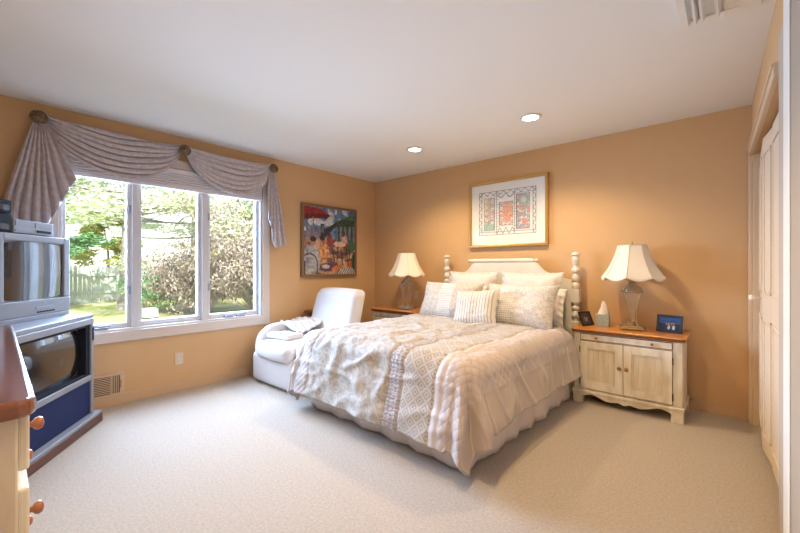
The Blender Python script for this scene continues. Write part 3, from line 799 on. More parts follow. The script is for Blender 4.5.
pillow('bed_pillow', (1.72, -0.40, 0.80), 0.64, 0.36, 0.15, math.radians(20), 0, ML_, 'ivory pillow mostly hidden behind the left patterned sham', 3, 0.03)
pillow('bed_pillow', (2.52, -0.38, 0.80), 0.66, 0.38, 0.15, math.radians(18), 0, ML_, 'ivory pillow with ruffled edge sticking out behind right patterned sham', 4, 0.045)
pillow('pillow_sham', (1.725, -0.59, 0.815), 0.72, 0.44, 0.20, math.radians(24), 0.03, sham, 'large banded patterned pillow at the left front', 5, 0, lambda u: 0 if u < .38 else (1 if u < .62 else 2))
pillow('pillow_sham', (2.49, -0.59, 0.815), 0.70, 0.44, 0.20, math.radians(24), -0.02, sham, 'large banded patterned pillow at the right front', 6, 0, lambda u: 2 if u < .26 else (1 if u < .46 else 3))
pillow('accent_pillow', (2.165, -0.81, 0.79), 0.44, 0.38, 0.16, math.radians(27), 0.04, MS_, 'small striped accent pillow leaning at the middle of the pillows', 7, 0, None, -0.10)

# ------------------------------------------------------------------ nightstands
def nightstand(loc, label):
    o = thing('nightstand', label, 'nightstand', loc, 0, 'cream and honey nightstands')
    Wd, D_, H_ = 0.81, 0.44, 0.65      # local: x 0..Wd, y -D..0, front at -D
    z0 = 0.10
    b = B(); box(b, 0.02, Wd-.02, -D_+.02, -0.01, z0, H_-.03); obj('body', b, M_cream, o, bevel=0.004)
    b = B(); pr = [(0.0, 0.002), (Wd, 0.002), (Wd, -D_+.02), (Wd-.02, -D_), (.02, -D_), (0, -D_+.02)]
    prism(b, [(-.008 if x == 0 else x+.008 if x == Wd else x, y if y > 0 else y-.006) for x, y in pr], H_-.012, H_)
    obj('top', b, M_honey, o, bevel=0.004)
    b = B(); prism(b, pr, H_-.034, H_-.012); obj('top_edge', b, M_honeyd, o, bevel=0.005)
    # base moulding, scalloped apron, feet
    b = B(); box(b, 0.006, Wd-.006, -D_+.004, -0.005, z0-.005, z0+.02); obj('base_moulding', b, M_cream, o, bevel=0.006)
    b = B(); n = 48; xs = [0.09 + (Wd-.18)*i/n for i in range(n+1)]
    def scal(x):
        t = (x-.09)/(Wd-.18); k = abs(t-.5)*2
        if k < .12: return 0.045 + .02*(k/.12)
        if k < .55: return 0.065 - 0.012*math.sin((k-.12)/.43*PI)
        return 0.065 + 0.022*math.sin((k-.55)/.45*PI)
    for xa, xb in zip(xs, xs[1:]): prism_y(b, [(xa, scal(xa)), (xb, scal(xb)), (xb, z0), (xa, z0)], -D_+.012, -D_+.03)
    bmesh.ops.remove_doubles(b, verts=b.verts[:], dist=1e-5); obj('apron', b, M_cream, o)
    for fx in (0.012, Wd-.092):
        b = B(); box(b, fx, fx+.08, -D_+.010, -D_+.06, 0, z0-.004); obj('foot', b, M_cream, o, bevel=0.004)
        b = B(); box(b, fx, fx+.08, -0.06, -0.012, 0, z0-.004); obj('foot', b, M_cream, o, bevel=0.004)
    yf = -D_+.02
    # pull-out tray
    b = B(); box(b, 0.075, Wd-.085, yf-.010, yf, H_-.093, H_-.047)
    tr = obj('drawer', b, M_cream, o, bevel=0.003)
    b = B(); box(b, 0.068, Wd-.078, yf-.0015, yf, H_-.100, H_-.040); obj('shadow_gap', b, M_crease, o)
    for kx in (0.20, Wd-.21):
        b = B(); lathe(b, [(0.005, 0), (0.005, -.010), (0.011, -.014), (0.011, -.020), (0.004, -.024)], (kx, yf-.010, H_-.07), 14, axis='y'); obj('knob', b, M_knob, tr, smooth=True)
    # doors
    xm = Wd/2
    b = B(); box(b, 0.068, Wd-.078, yf-.0018, yf, z0+.03, H_-.103); obj('shadow_gap', b, M_crease, o)
    for (x0, x1, kx, hx) in ((0.073, xm-.006, xm-.03, 0.070), (xm-.002, Wd-.083, xm+.022, Wd-.080)):
        za, zb = z0+.036, H_-.108; s = 0.058
        b = B()
        box(b, x0, x0+s, yf-.016, yf-.002, za, zb); box(b, x1-s, x1, yf-.016, yf-.002, za, zb)
        box(b, x0+s, x1-s, yf-.016, yf-.002, za, za+s); box(b, x0+s, x1-s, yf-.016, yf-.002, zb-s, zb)
        box(b, x0+s, x1-s, yf-.006, yf-.002, za+s, zb-s)
        d = obj('door', b, M_cream, o, bevel=0.002)
        b = B(); e = .012
        for q in ((x0+s, x1-s, za+s, za+s+e), (x0+s, x1-s, zb-s-e, zb-s), (x0+s, x0+s+e, za+s+e, zb-s-e), (x1-s-e, x1-s, za+s+e, zb-s-e)):
            box(b, q[0], q[1], yf-.0125, yf-.006, q[2], q[3])
        obj('door_moulding', b, M_creamd, d, bevel=0.003)
        b = B()
        for k in range(5):
            w_ = (x1-x0-2*s-2*e)/5; box(b, x0+s+e+k*w_+.0008, x0+s+e+(k+1)*w_-.0008, yf-.009, yf-.006, za+s+e, zb-s-e)
        obj('door_panel', b, M_creamd, d)
        b = B(); lathe(b, [(0.006, 0), (0.006, -.010), (0.014, -.015), (0.0155, -.022), (0.010, -.028), (0.003, -.030)], (kx, yf-.016, (za+zb)/2+.015), 16, axis='y'); obj('knob', b, M_knob, d, smooth=True)
        for hz in (za+.055, zb-.075):
            b = B(); lathe(b, [(0.0045, hz-.022), (0.0045, hz+.022)], (hx, yf-.010, 0), 8); lathe(b, [(0.003, hz-.028), (0.0055, hz-.024), (0.0055, hz+.024), (0.003, hz+.028)], (hx, yf-.010, 0), 8)
            obj('hinge', b, M_iron, d)
    return o
nightstand((2.925, -0.025, 0), 'cream nightstand with honey wood top, double doors, right of bed')
nightstand((0.44, -0.085, 0), 'cream nightstand with honey wood top mostly hidden, left of bed')

# ------------------------------------------------------------------ lamps
def lamp(loc, s, label, m_metal):
    o = thing('table_lamp', label, 'lamp', loc, 0, 'bedside table lamps')
    b = B(); c = 0.098
    prism(b, [(-c, -c+.02), (-c+.02, -c), (c-.02, -c), (c, -c+.02), (c, c-.02), (c-.02, c), (-c+.02, c), (-c, c-.02)], 0.008, 0.024)
    c2 = 0.075; prism(b, [(-c2, -c2), (c2, -c2), (c2, c2), (-c2, c2)], 0.024, 0.036)
    for sx in (-1, 1):
        for sy in (-1, 1): lathe(b, [(0.010, 0), (0.013, 0.005), (0.008, 0.010)], (sx*.08, sy*.08, 0), 10)
    lathe(b, [(0.045, 0.036), (0.030, 0.048), (0.018, 0.056)], n=20)
    obj('lamp_base', b, m_metal, o, bevel=0.003, rot=(0, 0, 0.2))
    # glass urn
    b = B(); lathe(b, [(0.014, 0.05), (0.024, 0.075), (0.021, 0.11), (0.030, 0.16), (0.044, 0.22), (0.060, 0.275), (0.074, 0.315), (0.076, 0.34), (0.066, 0.365), (0.042, 0.385), (0.022, 0.395)], n=28)
    obj('glass_urn', b, M_lampglass, o, smooth=True)
    for k in range(4):
        a = PI/4 + k*PI/2 + .2; dx, dy = math.cos(a), math.sin(a)
        prof = [(0.062, 0.034), (0.048, 0.050), (0.040, 0.09), (0.046, 0.16), (0.062, 0.235), (0.080, 0.29), (0.092, 0.318), (0.084, 0.338), (0.072, 0.33)]
        b = B(); tube(b, [(dx*r, dy*r, z) for r, z in prof], 0.0065, 6); obj('scroll_arm', b, m_metal, o, smooth=True)
    b = B(); lathe(b, [(0.080, 0.320), (0.084, 0.327), (0.080, 0.334), (0.074, 0.327), (0.080, 0.320)], n=28, cap=False); lathe(b, [(0.024, 0.392), (0.032, 0.398), (0.024, 0.405), (0.012, 0.41), (0.012, 0.42), (0.020, 0.425), (0.020, 0.46), (0.004, 0.465)], n=20)
    obj('lamp_neck', b, m_metal, o, smooth=True)
    b = B(); lathe(b, [(0.012, 0.45), (0.028, 0.49), (0.030, 0.51), (0.02, 0.54), (0.004, 0.548)], n=18); obj('light_bulb', b, mat('white_bulb', (0.85, 0.85, 0.82), 0.3), o, smooth=True)
    b = B(); tube(b, [(0.012, 0, 0.40), (0.05, 0, 0.46), (0.055, 0, 0.58), (0.02, 0, 0.70), (0, 0, 0.715), (-0.02, 0, 0.70), (-0.055, 0, 0.58), (-0.05, 0, 0.46), (-0.012, 0, 0.40)], 0.0025, 6)
    lathe(b, [(0.003, 0.71), (0.009, 0.72), (0.010, 0.73), (0.004, 0.742), (0.007, 0.748), (0.002, 0.757)], n=12)
    for k in range(3):
        a = k*2*PI/3; tube(b, [(0, 0, 0.715), (0.105*math.cos(a), 0.105*math.sin(a), 0.718)], 0.002, 5)
    obj('harp_and_finial', b, M_brass, o, smooth=True)
    # eight-panel bell shade with scalloped hem
    NA, NV, n8 = 96, 20, 8
    def R_at(a, v):
        r = 0.108 + (0.238-0.108)*(0.58*v + 0.42*v**2.6)
        ph = (a*n8/(2*PI)) % 1.0
        cx8 = math.cos(PI/n8)/math.cos((ph-.5)*2*PI/n8)
        return r*(1-.75*(1-cx8)) 
    b = B()
    def fn(u, v):
        a = 2*PI*u; ph = (a*n8/(2*PI)) % 1.0; r = R_at(a, v)
        z = 0.722 - 0.275*v - 0.028*math.sin(PI*ph)*v**6
        return (r*math.cos(a), r*math.sin(a), z)
    grid(b, NA, NV, fn, closed_u=True)
    sh = obj('lamp_shade', b, M_shade, o, smooth=True, solid=0.003)
    b = B()
    for k in range(n8):
        a = 2*PI*k/n8; tube(b, [((R_at(a, v/8)+.002)*math.cos(a), (R_at(a, v/8)+.002)*math.sin(a), 0.722-.275*v/8) for v in range(9)], 0.0025, 5)
    for vv in (0.0, 1.0):
        ring = []
        for i in range(97):
            u = (i % 96)/96; p = fn(u, vv); ring.append((p[0]*1.008, p[1]*1.008, p[2]))
        tube(b, ring, 0.003, 5)
    obj('shade_piping', b, M_shadet, sh)
    for ch in [x for x in bpy.data.objects if x.parent == o]: ch.scale = (s, s, s)
    return o
lamp((3.347, -0.215, 0.65), 1.0, 'bell-shaded table lamp on nightstand right of the bed', M_brass)
lamp((0.875, -0.30, 0.65), 0.98, 'bell-shaded table lamp on far nightstand left of the bed', M_pewter)

# small things on the right nightstand
def photo_fn(kind):
    def f(u, v):
        n = nz(u*8, v*8, kind)
        if kind == 1:
            c = (40, 90, 150) if v < .5 else (30, 40, 70)
            for q in (.35, .47, .6, .7):
                if in_el(u, v, q, .52, .05, .09): c = (180, 130, 110)
                if in_el(u, v, q, .78, .07, .18): c = (190, 200, 210) if q in (.47, .7) else (40, 50, 90)
            return tuple(x*(1+.3*n) for x in c)
        c = (90, 90, 100) if n > 0 else (40, 40, 50)
        if in_el(u, v, .5, .5, .2, .3): c = (150, 120, 100)
        return c
    return f
def frame(loc, rotz, w, h, tilt, label, kind, m):
    o = thing('photo_frame', label, 'photo frame', loc, rotz)

    rot = (-tilt, 0, 0); fr_ = 0.018
    b = B()
    for (a0, a1, c0, c1) in ((-w/2, w/2, 0, fr_), (-w/2, w/2, h-fr_, h), (-w/2, -w/2+fr_, fr_, h-fr_), (w/2-fr_, w/2, fr_, h-fr_)): box(b, a0, a1, 0, 0.012, c0, c1)
    box(b, -w/2+.004, w/2-.004, 0.008, 0.012, .004, h-.004)
    obj('frame', b, m, o, bevel=0.002, rot=rot)
    picture('photograph', w-2*fr_, h-2*fr_, 40, 30, photo_fn(kind), o, (0, 0.006*1 + math.sin(tilt)*h/2, math.cos(tilt)*h/2 - .002), rot)
    b = B(); prism_y(b, [(-.015, 0), (.015, 0), (.008, h*.7), (-.008, h*.7)], 0, 0.003)
    obj('easel_leg', b, m, o, loc=(0, 0.012+h*.34, 0), rot=(math.radians(16), 0, 0))
    return o
frame((3.605, -0.20, 0.652), math.radians(-8), 0.18, 0.14, math.radians(12), 'dark photo frame with blue group photo, right of the lamp', 1, mat('dark_blue_frame', (0.03, 0.045, 0.08), 0.35))
frame((3.015, -0.25, 0.652), math.radians(68), 0.15, 0.135, math.radians(24), 'dark photo frame turned sideways beside the tissue box', 2, M_iron)
tb = thing('tissue_box', 'blue-grey cube tissue box with white tissue, on right nightstand', 'tissue box', (3.115, -0.20, 0.65), 0.15)
b = B(); boxc(b, (0, 0, 0.055), (0.105, 0.105, 0.11)); obj('box', b, M_teal, tb, bevel=0.003)
b = B()
def fn(u, v):
    a = 2*PI*u; r = 0.028*(1-v)**.6*(1+.35*math.sin(3*a+v*2)) + 0.004
    return (r*math.cos(a)*1.1+.006*v, r*math.sin(a)*.6, 0.108+0.115*v + .012*math.sin(a*2)*v)
grid(b, 30, 10, fn, closed_u=True); obj('tissue', b, M_tissue, tb, smooth=True)

# ------------------------------------------------------------------ armchair
ch = thing('armchair', 'white upholstered armchair in the corner between window and bed', 'armchair', (0.60, -1.62, 0))
def soft(a, seed): 
    return lambda w, p: (w.x*(1+a*(1-p[1]**2)*(1-p[2]**2)) + .004*nz(w.x*5, w.y*5, w.z*5+seed), w.y*(1+a*(1-p[0]**2)*(1-p[2]**2)), w.z*(1+a*(1-p[0]**2)*(1-p[1]**2)))
b = B(); rbox(b, (0, -0.03, 0.165), (0.76, 0.78, 0.31), 0.055, 6, soft(.03, 1)); obj('base', b, M_white_uph, ch, smooth=True)
b = B(); rbox(b, (0.03, -0.09, 0.355), (0.60, 0.72, 0.15), 0.06, 8, lambda w, p: (w.x, w.y + (.03 if p[1] < 0 else 0)*(-p[1])*(-1)*(1-p[0]**2), w.z+.025*(1-p[0]**2)*(1-p[1]**2))); obj('seat_cushion', b, M_white_uph, ch, smooth=True)
for sx in (-1, 1):
    def armf(w, p, sx=sx):
        k = (p[1]+1)/2        # 0 front .. 1 back
        z = w.z + ((.03*k - 0.14*max(0, .28-k)**2/.0784) if p[2] > 0 else 0)
        return (w.x + sx*0.03*(1 if p[2] > 0 else 0), w.y, z)
    b = B(); rbox(b, (sx*0.35, 0.0, 0.34), (0.13, 0.74, 0.44), 0.06, 8, armf); obj('arm', b, M_white_uph, ch, smooth=True)
def backf(w, p):
    k = (p[2]+1)/2
    return (w.x*(0.99-.06*k), w.y + 0.19*k + 0.015*(1-p[0]**2)*(-1 if p[1] < 0 else 0), w.z + .015*(1-p[0]**2)*k)
b = B(); rbox(b, (0.02, 0.27, 0.60), (0.78, 0.17, 0.66), 0.075, 8, backf); obj('backrest', b, M_white_uph, ch, smooth=True)
# knit throw over the arm and folded on the seat
b = B()
def fn(u, v):
    x = -0.47 + 0.40*u; y = -0.06 + 0.34*v
    k = max(0, 1-((u-.35)/.5)**2)
    z = 0.565 - 0.10*u*u*1.0 + 0.10*v*u + 0.008*math.sin(v*30+u*6) + 0.03*nz(u*4, v*4, 3) - 0.12*max(0, .15-u)/.15
    return (x, y, z+.012)
grid(b, 30, 36, fn)
th = obj('knit_throw', b, M_knit, smooth=True, loc=(0.60, -1.62, 0), solid=0.02)
tag(th, 'white knitted throw draped over left arm of armchair', 'throw')
b = B()
rbox(b, (0, 0, 0), (0.34, 0.22, 0.05), 0.022, 12, lambda w, p: (w.x, w.y, w.z + 0.006*math.sin(w.x*90)*(1 if p[2] > 0 else .3) + .012*nz(w.x*8, w.y*8, 1)))
tag(obj('knit_blanket', b, M_knit, smooth=True, loc=(0.50, -1.82, 0.475), rot=(0, 0, 0.1)), 'folded white cable-knit blanket lying on armchair seat', 'blanket')
st = thing('side_table', 'small dark wood table in corner behind the armchair', 'side table', (0.105, -1.20, 0))
b = B(); lathe(b, [(0.085, 0.62), (0.095, 0.63), (0.095, 0.645), (0.088, 0.65)], n=28); obj('tabletop', b, M_honeyd, st, smooth=False)
b = B(); lathe(b, [(0.03, 0.02), (0.02, 0.1), (0.028, 0.3), (0.018, 0.5), (0.03, 0.62)], n=16); obj('pedestal', b, M_honeyd, st, smooth=True)
b = B(); lathe(b, [(0.085, 0.0), (0.085, 0.012), (0.03, 0.03)], n=24); obj('base', b, M_honeyd, st)

# ------------------------------------------------------------------ televisions in the corner
TA = math.radians(-39)                 # local +x runs along the front to the right as seen in photo reversed; front faces local -y rotated
# local frame: x along front (0 = window-side corner), y = depth away from viewer, z up
def local_tv(loc): 
    return loc
con = thing('console_television', 'large old floor console television with dark screen, in window corner', 'television', (0.325, -3.375, 0), math.radians(-34))
# rotation -45deg: local +x -> (0.707,-0.707); local -y -> (-.707,-.707) ; so front faces local +y
CW, CD, CH = 0.92, 0.40, 0.83
b = B(); prism(b, [(0, -.045), (CW, -.045), (CW-.12, -CD), (.16, -CD)], 0.05, CH-.03); obj('cabinet', b, M_consolewood, con, bevel=0.004)
b = B(); prism(b, [(-.012, .014), (CW+.012, .014), (CW-.11, -CD), (.15, -CD)], CH-.03, CH); obj('cabinet_top', b, M_silver, con, bevel=0.006)
b = B(); box(b, -.03, CW+.03, -.06, .065, 0, 0.062); obj('plinth', b, M_consolewood, con, bevel=0.003)
b = B(); box(b, -.03, CW+.03, -.02, .062, 0.062, 0.084); obj('plinth_top', b, M_silver, con, bevel=0.004)
b = B(); box(b, .02, CW-.02, -.05, .010, 0.085, 0.335); obj('speaker_cloth', b, M_blue, con, bevel=0.002)
b = B()
box(b, 0, 0.035, -.05, .022, 0.085, CH-.03); box(b, CW-.035, CW, -.05, .022, 0.085, CH-.03)
box(b, .035, CW-.035, -.05, .022, CH-.075, CH-.03); box(b, .035, CW-.035, -.05, .022, 0.335, 0.375)
obj('screen_surround', b, M_silver, con, bevel=0.005)
b = B()
box(b, .035, .085, -.05, .010, 0.375, CH-.075); box(b, CW-.085, CW-.035, -.05, .010, 0.375, CH-.075); box(b, .085, CW-.085, -.05, .010, 0.375, 0.392); box(b, .085, CW-.085, -.05, .010, CH-.092, CH-.075)
obj('inner_bezel', b, M_black, con, bevel=0.003)
def crt(x0, x1, z0, z1, y, bulge):
    b = B()
    def fn(u, v):
        a, c = 2*u-1, 2*v-1
        rx = (x1-x0)/2; rz = (z1-z0)/2
        # squircle mapping keeps the tube's rounded corners
        xx = a*math.sqrt(1-0.16*c*c*a*a*a*a); zz = c*math.sqrt(1-0.16*a*a*c*c*c*c)
        return ((x0+x1)/2 + rx*xx, y + bulge*(1-(a*a+c*c)/2), (z0+z1)/2 + rz*zz)
    grid(b, 30, 24, fn)
    return b
obj('screen', crt(.085, CW-.085, 0.392, CH-.092, -.042, 0.035), M_screen, con, smooth=True)
b = B(); box(b, 0.008, 0.026, .022, .026, 0.63, 0.73); obj('control_strip', b, M_blue, con)
b = B(); box(b, .40, .56, .022, .024, 0.348, 0.358); obj('badge', b, M_silverd, con)

tv = thing('silver_television', 'silver tube television standing on top of the console television', 'television', (0.192, -3.497, CH), TA)
TW, TH, TD = 0.64, 0.57, 0.36
b = B(); prism(b, [(0, 0), (TW, 0), (TW, -.10), (TW-.12, -TD), (.14, -TD), (0, -.10)], 0.03, TH-.0); obj('tv_shell', b, M_silver, tv, bevel=0.012, seg=3)
b = B()
box(b, 0.0, .06, 0, .022, .135, TH-.0); box(b, TW-.06, TW, 0, .022, .135, TH-.0); box(b, .06, TW-.06, 0, .022, TH-.045, TH); box(b, 0, TW, 0, .026, 0.03, 0.135)
obj('front_bezel', b, M_silver, tv, bevel=0.006)
obj('screen', crt(.06, TW-.06, .135, TH-.045, 0.006, 0.005), M_screen, tv, smooth=True)
b = B(); box(b, .02, TW-.02, -.20, .03, 0, 0.03); obj('tv_base', b, M_silverd, tv, bevel=0.004)
b = B(); box(b, .18, .34, .026, .030, 0.070, 0.088); obj('front_flap', b, M_silverd, tv, bevel=0.002)
b = B()
for k in range(6): box(b, .17+k*.028, .185+k*.028, .026, .031, 0.046, 0.055)
obj('buttons', b, M_black, tv)
b = B(); box(b, .24, .28, .026, .0285, 0.108, 0.114); obj('badge', b, M_silverd, tv)

vc = thing('video_recorder', 'silver video player on top of the silver television', 'video player', (0.315, -3.585, CH+TH), TA)
b = B(); box(b, 0, .34, -.22, 0, 0.006, 0.095); obj('case', b, M_silverd, vc, bevel=0.004)
b = B()
box(b, .01, .17, 0, .004, .052, .086); box(b, .18, .33, 0, .004, .052, .086); box(b, .18, .33, 0, .004, .015, .028)
obj('front_panel', b, M_silver, vc)
b = B(); box(b, .03, .15, 0, .006, .02, .036); obj('cassette_slot', b, M_black, vc)
for fx in (.03, .30):
    b = B(); box(b, fx, fx+.03, -.05, -.02, 0, 0.006); obj('foot', b, M_black, vc)
for k, (z, w, lab) in enumerate(((CH+TH, .30, 'black set-top box on television, lower of the two'), (CH+TH+.1185, .26, 'black set-top box on television, upper of the two'))):
    o = thing('cable_box', lab, 'set-top box', (0.315+.355*math.cos(TA), -3.585+.355*math.sin(TA), z), TA, 'stacked black boxes')
    b = B(); box(b, 0, w, -.20, 0, 0.004, 0.118 if k == 0 else .085); obj('case', b, M_black, o, bevel=0.004)
    b = B(); box(b, .02, w-.02, 0, .003, .02, .055); obj('display_panel', b, M_screen, o)
    for fx in (.02, w-.05):
        b = B(); box(b, fx, fx+.03, -.05, -.02, 0, .004); obj('foot', b, M_black, o)

# ------------------------------------------------------------------ dresser at the left edge
DX1, DX0, DY = 2.846, 1.30, -3.884
dz = thing('dresser', 'long cream dresser with polished wood top at left edge of the view', 'dresser', (DX1, DY, 0), math.radians(-1.6))
DL, DDp, DHh = DX1-DX0, 0.47, 0.90     # local: x -DL..0, y -D..0 (front y=0)
b = B(); box(b, -DL+.03, -.035, -DDp+.02, -.030, 0.06, DHh-.042); obj('body', b, M_cream, dz, bevel=0.004)
b = B(); rr = 0.03
pts = [(-DL, -DDp), (0, -DDp), (0, -rr), (-rr*.3, -rr*.3), (-rr, 0), (-DL, 0)]
prism(b, pts, DHh-.040, DHh); obj('top', b, mat('polished_walnut_top', (0.24, 0.085, 0.035), 0.16, spec=0.6, noise=(3, (0.15, 0.05, 0.02), 0.25, (9, 1, 9)), coat=0.8), dz, bevel=0.012, seg=4)
b = B(); box(b, -DL+.02, -.025, -DDp+.01, -.022, 0, 0.07); obj('plinth', b, M_cream, dz, bevel=0.006)
colsx = [(-DL+.06, -DL/2-.015), (-DL/2+.015, -.06)]
rows = [(0.725, 0.852), (0.46, 0.685), (0.265, 0.445), (0.09, 0.25)]
for (xa, xb) in colsx:
    for (za, zb) in rows:
        b = B(); box(b, xa, xb, -.030, -.010, za, zb); dd = obj('drawer', b, M_cream, dz, bevel=0.006)
        for kx in (xa+.17, xb-.13):
            b = B(); lathe(b, [(0.007, -.010), (0.007, .010), (0.014, .015), (0.017, .022), (0.013, .030), (0.004, .033)], (kx, -.010, (za+zb)/2), 18, axis='y'); obj('knob', b, M_knob, dd, smooth=True)

# ------------------------------------------------------------------ garden
def ground_z(x, y): return 0.10 + 0.03*max(0, -x-6) + 0.05*nz(x*.5, y*.5)
b = B(); grid(b, 60, 60, lambda u, v: (-0.16-38*u**1.5, -22+52*v, ground_z(-38*u**1.5, -22+52*v) - (0.25 if u < .02 else 0)))
tag(obj('lawn', b, M_lawn, smooth=True), None, None, None, 'structure').name = 'ground'
fn_ = thing('picket_fence', 'weathered picket fence at the back of the garden', 'fence', (-9.2, 0, 0.2))
FY0, FY1 = -4.2, 3.4
b = B(); y = FY0; k = 0
while y < FY1:
    h = 1.02 + .05*nz(y*3, 0, 1)
    b2 = [(y, 0), (y+.085, 0), (y+.085, h-.06), (y+.0425, h), (y, h-.06)]
    a_ = [b.verts.new((0, p[0], p[1])) for p in b2]; c_ = [b.verts.new((0.02, p[0], p[1])) for p in b2]
    b.faces.new(a_); b.faces.new(c_[::-1])
    for i in range(5): b.faces.new((a_[i], c_[i], c_[(i+1) % 5], a_[(i+1) % 5]))
    y += .097; k += 1
obj('picket_panel', b, M_fence, fn_)
b = B(); box(b, .02, .06, FY0, FY1, .25, .33); box(b, .02, .06, FY0, FY1, .72, .80); obj('rail', b, M_fence, fn_)
y = FY0
while y <= FY1+.1:
    b = B(); box(b, .06, .16, y-.05, y+.05, -.2, 1.0); obj('post', b, M_fence, fn_); y += 1.5

hs = thing('neighbour_house', 'pale green house beyond the fence', 'house', (-19, 0.4, 0.4))
b = B(); box(b, -4, 0, -2.2, 2.2, 0, 3.0); obj('wall', b, M_siding, hs)
b = B(); pr = [(-2.5, 3.0), (0, 4.6), (2.5, 3.0)]
a_ = [b.verts.new((0.3, p[0], p[1])) for p in pr]; c_ = [b.verts.new((-4.3, p[0], p[1])) for p in pr]
b.faces.new(a_); b.faces.new(c_[::-1])
for i in range(3): b.faces.new((a_[i], c_[i], c_[(i+1) % 3], a_[(i+1) % 3]))
obj('roof', b, mat('grey_shingle', (0.35, 0.36, 0.37), 0.9), hs)
for yy in (-1.0, .9):
    b = B(); box(b, 0, .06, yy-.45, yy+.45, 1.0, 2.3); w_ = obj('window', b, M_white, hs)
    b = B(); box(b, .06, .07, yy-.36, yy+.36, 1.1, 2.2); obj('pane', b, mat('dark_pane', (0.15, 0.2, 0.22), 0.1), w_)
ub = tag(obj('utility_box', boxc(B(), (-5.2, -1.48, 0.22), (.22, .26, .20)), M_fence, bevel=0.02), 'grey green utility box on the lawn under the middle pane', 'utility box')

def leaves(bm, c, rad, n, size, seed, flat=0.5, mi=0):
    r = random.Random(seed)
    for _ in range(n):
        while True:
            p = Vector((r.uniform(-1, 1), r.uniform(-1, 1), r.uniform(-1, 1)))
            if p.length < 1: break
        p = Vector((p.x*rad[0], p.y*rad[1], p.z*rad[2])) + Vector(c)
        d = Vector((r.gauss(0, 1), r.gauss(0, 1), r.gauss(0, flat))).normalized(); e = d.cross(Vector((r.gauss(0, 1), r.gauss(0, 1), r.gauss(0, 1)))).normalized()
        s = size*r.uniform(.6, 1.4)
        vs = [bm.verts.new(p - d*s), bm.verts.new(p + e*s*.3), bm.verts.new(p + d*s), bm.verts.new(p - e*s*.3)]
        bm.faces.new(vs).material_index = mi
def branchy(bm, p, d, L, r0, depth, rr, kinks=3, spread=.6, out=None):
    pts = [Vector(p)]; dd = Vector(d).normalized(); rad = [r0]
    for i in range(kinks):
        dd = (dd + Vector((rr.gauss(0, .16), rr.gauss(0, .16), rr.gauss(0, .10)))).normalized()
        pts.append(pts[-1] + dd*L/kinks); rad.append(r0*(1-.55*(i+1)/kinks))
    tube(bm, pts, rad, 4 if depth < 2 else 6, cap=False)
    if out is not None: out.append(pts[-1])
    if depth > 0:
        for k in range(3 if depth > 1 else 4):
            i = rr.randint(1, kinks); nd = (dd + Vector((rr.gauss(0, spread), rr.gauss(0, spread), rr.gauss(0, spread*.6)))).normalized()
            branchy(bm, pts[i], nd, L*rr.uniform(.5, .75), rad[i]*.6, depth-1, rr, kinks, spread, out)
def tree(name, loc, h, r0, crown, label, m_leaf, seed, leaf=.11, trunk_lean=0, bare_to=.35, n_br=16, brL=2.0, per=160, fl=.3):
    o = thing(name, label, 'tree', loc, 0); rr = random.Random(seed)
    b = B(); pts = [(trunk_lean*t*t, .1*math.sin(t*4), h*t) for t in [i/8 for i in range(9)]]
    tube(b, pts, [r0*(1-.8*i/8) for i in range(9)], 10)
    ends = []
    for k in range(n_br):
        t = bare_to + (1-bare_to)*k/n_br; a = rr.uniform(0, 2*PI)
        L = brL*(1.05-.75*(t-bare_to)/(1-bare_to))*rr.uniform(.7, 1.15)
        branchy(b, (trunk_lean*t*t, 0, h*t), (math.cos(a), math.sin(a), .05), L, r0*.28*(1.1-t), 1, rr, 4, .5, ends)
    obj('trunk', b, M_bark, o)
    b = B()
    for e in ends: leaves(b, e, (crown*.55, crown*.55, crown*.22), per, leaf, rr.randint(0, 99999), fl)
    obj('foliage', b, m_leaf, o)
    return o
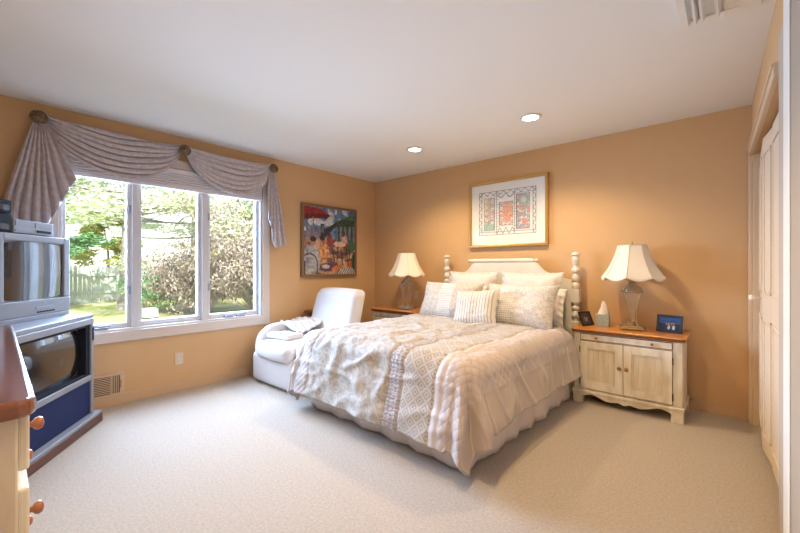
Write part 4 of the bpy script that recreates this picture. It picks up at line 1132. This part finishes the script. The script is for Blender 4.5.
tree('pine_tree', (-7.2, -1.50, 0.12), 7.5, 0.14, 1.0, 'tall pine with straight trunk in front of picket fence', M_pine, 3, .055, 0, .24, 32, 2.4, 170)
tree('pine_tree', (-10.6, 1.3, 0.2), 7.0, 0.16, 1.0, 'pale pine with low spreading branches behind the middle pane', M_pine, 5, .06, 0, .36, 28, 2.9, 220)
tree('spruce_tree', (-8.2, 3.4, 0.12), 6.0, 0.15, 1.0, 'dense green spruce behind the right window pane', M_pined, 8, .055, 0, .14, 50, 1.7, 330)
tree('young_tree', (-7.6, -2.75, 0.12), 3.2, 0.06, .55, 'small green tree before fence, left in window', M_shrub, 12, .07, 0, .25, 14, .8, 90)
tree('young_tree', (-11.0, -1.15, 0.3), 2.6, 0.05, .5, 'yellow green young tree standing behind the picket fence', M_yel, 14, .07, 0, .2, 14, .7, 90)
def bush(name, loc, R_, H_, label, seed, leafy=None, n=40, dense=0):
    o = thing(name, label, 'shrub', loc, 0); rr = random.Random(seed); b = B(); ends = []
    for k in range(n):
        a = rr.uniform(0, 2*PI); q = rr.uniform(.05, .7)
        branchy(b, (R_*.25*math.cos(a), R_*.25*math.sin(a), 0), (q*math.cos(a), q*math.sin(a), 1), H_*rr.uniform(.55, 1.0), .011, 2, rr, 3, .42, ends)
    obj('stems', b, M_twig, o)
    if dense:
        b = B()
        for e in ends: leaves(b, e, (.17, .17, .17), dense*4, .045, rr.randint(0, 9999), 1.4)
        obj('twigs', b, M_twig, o)
    if leafy:
        b = B()
        for e in ends[::2]: leaves(b, e, (.16, .16, .12), leafy[1], .045, rr.randint(0, 9999), 1)
        obj('foliage', b, leafy[0], o)
    return o
bush('bare_shrub', (-5.6, -0.35, 0.1), 1.0, 0.95, 'bare twiggy shrub right of the middle pane', 21, None, 40, 5)
bush('bare_shrub', (-4.0, 0.45, 0.1), 1.2, 1.45, 'large dense twiggy shrub filling the right window pane', 22, (M_yel, 1), 70, 6)
bush('green_shrub', (-6.4, -1.15, 0.1), .6, .65, 'low leafy green shrub beyond the middle pane', 23, (M_shrub, 14), 16)
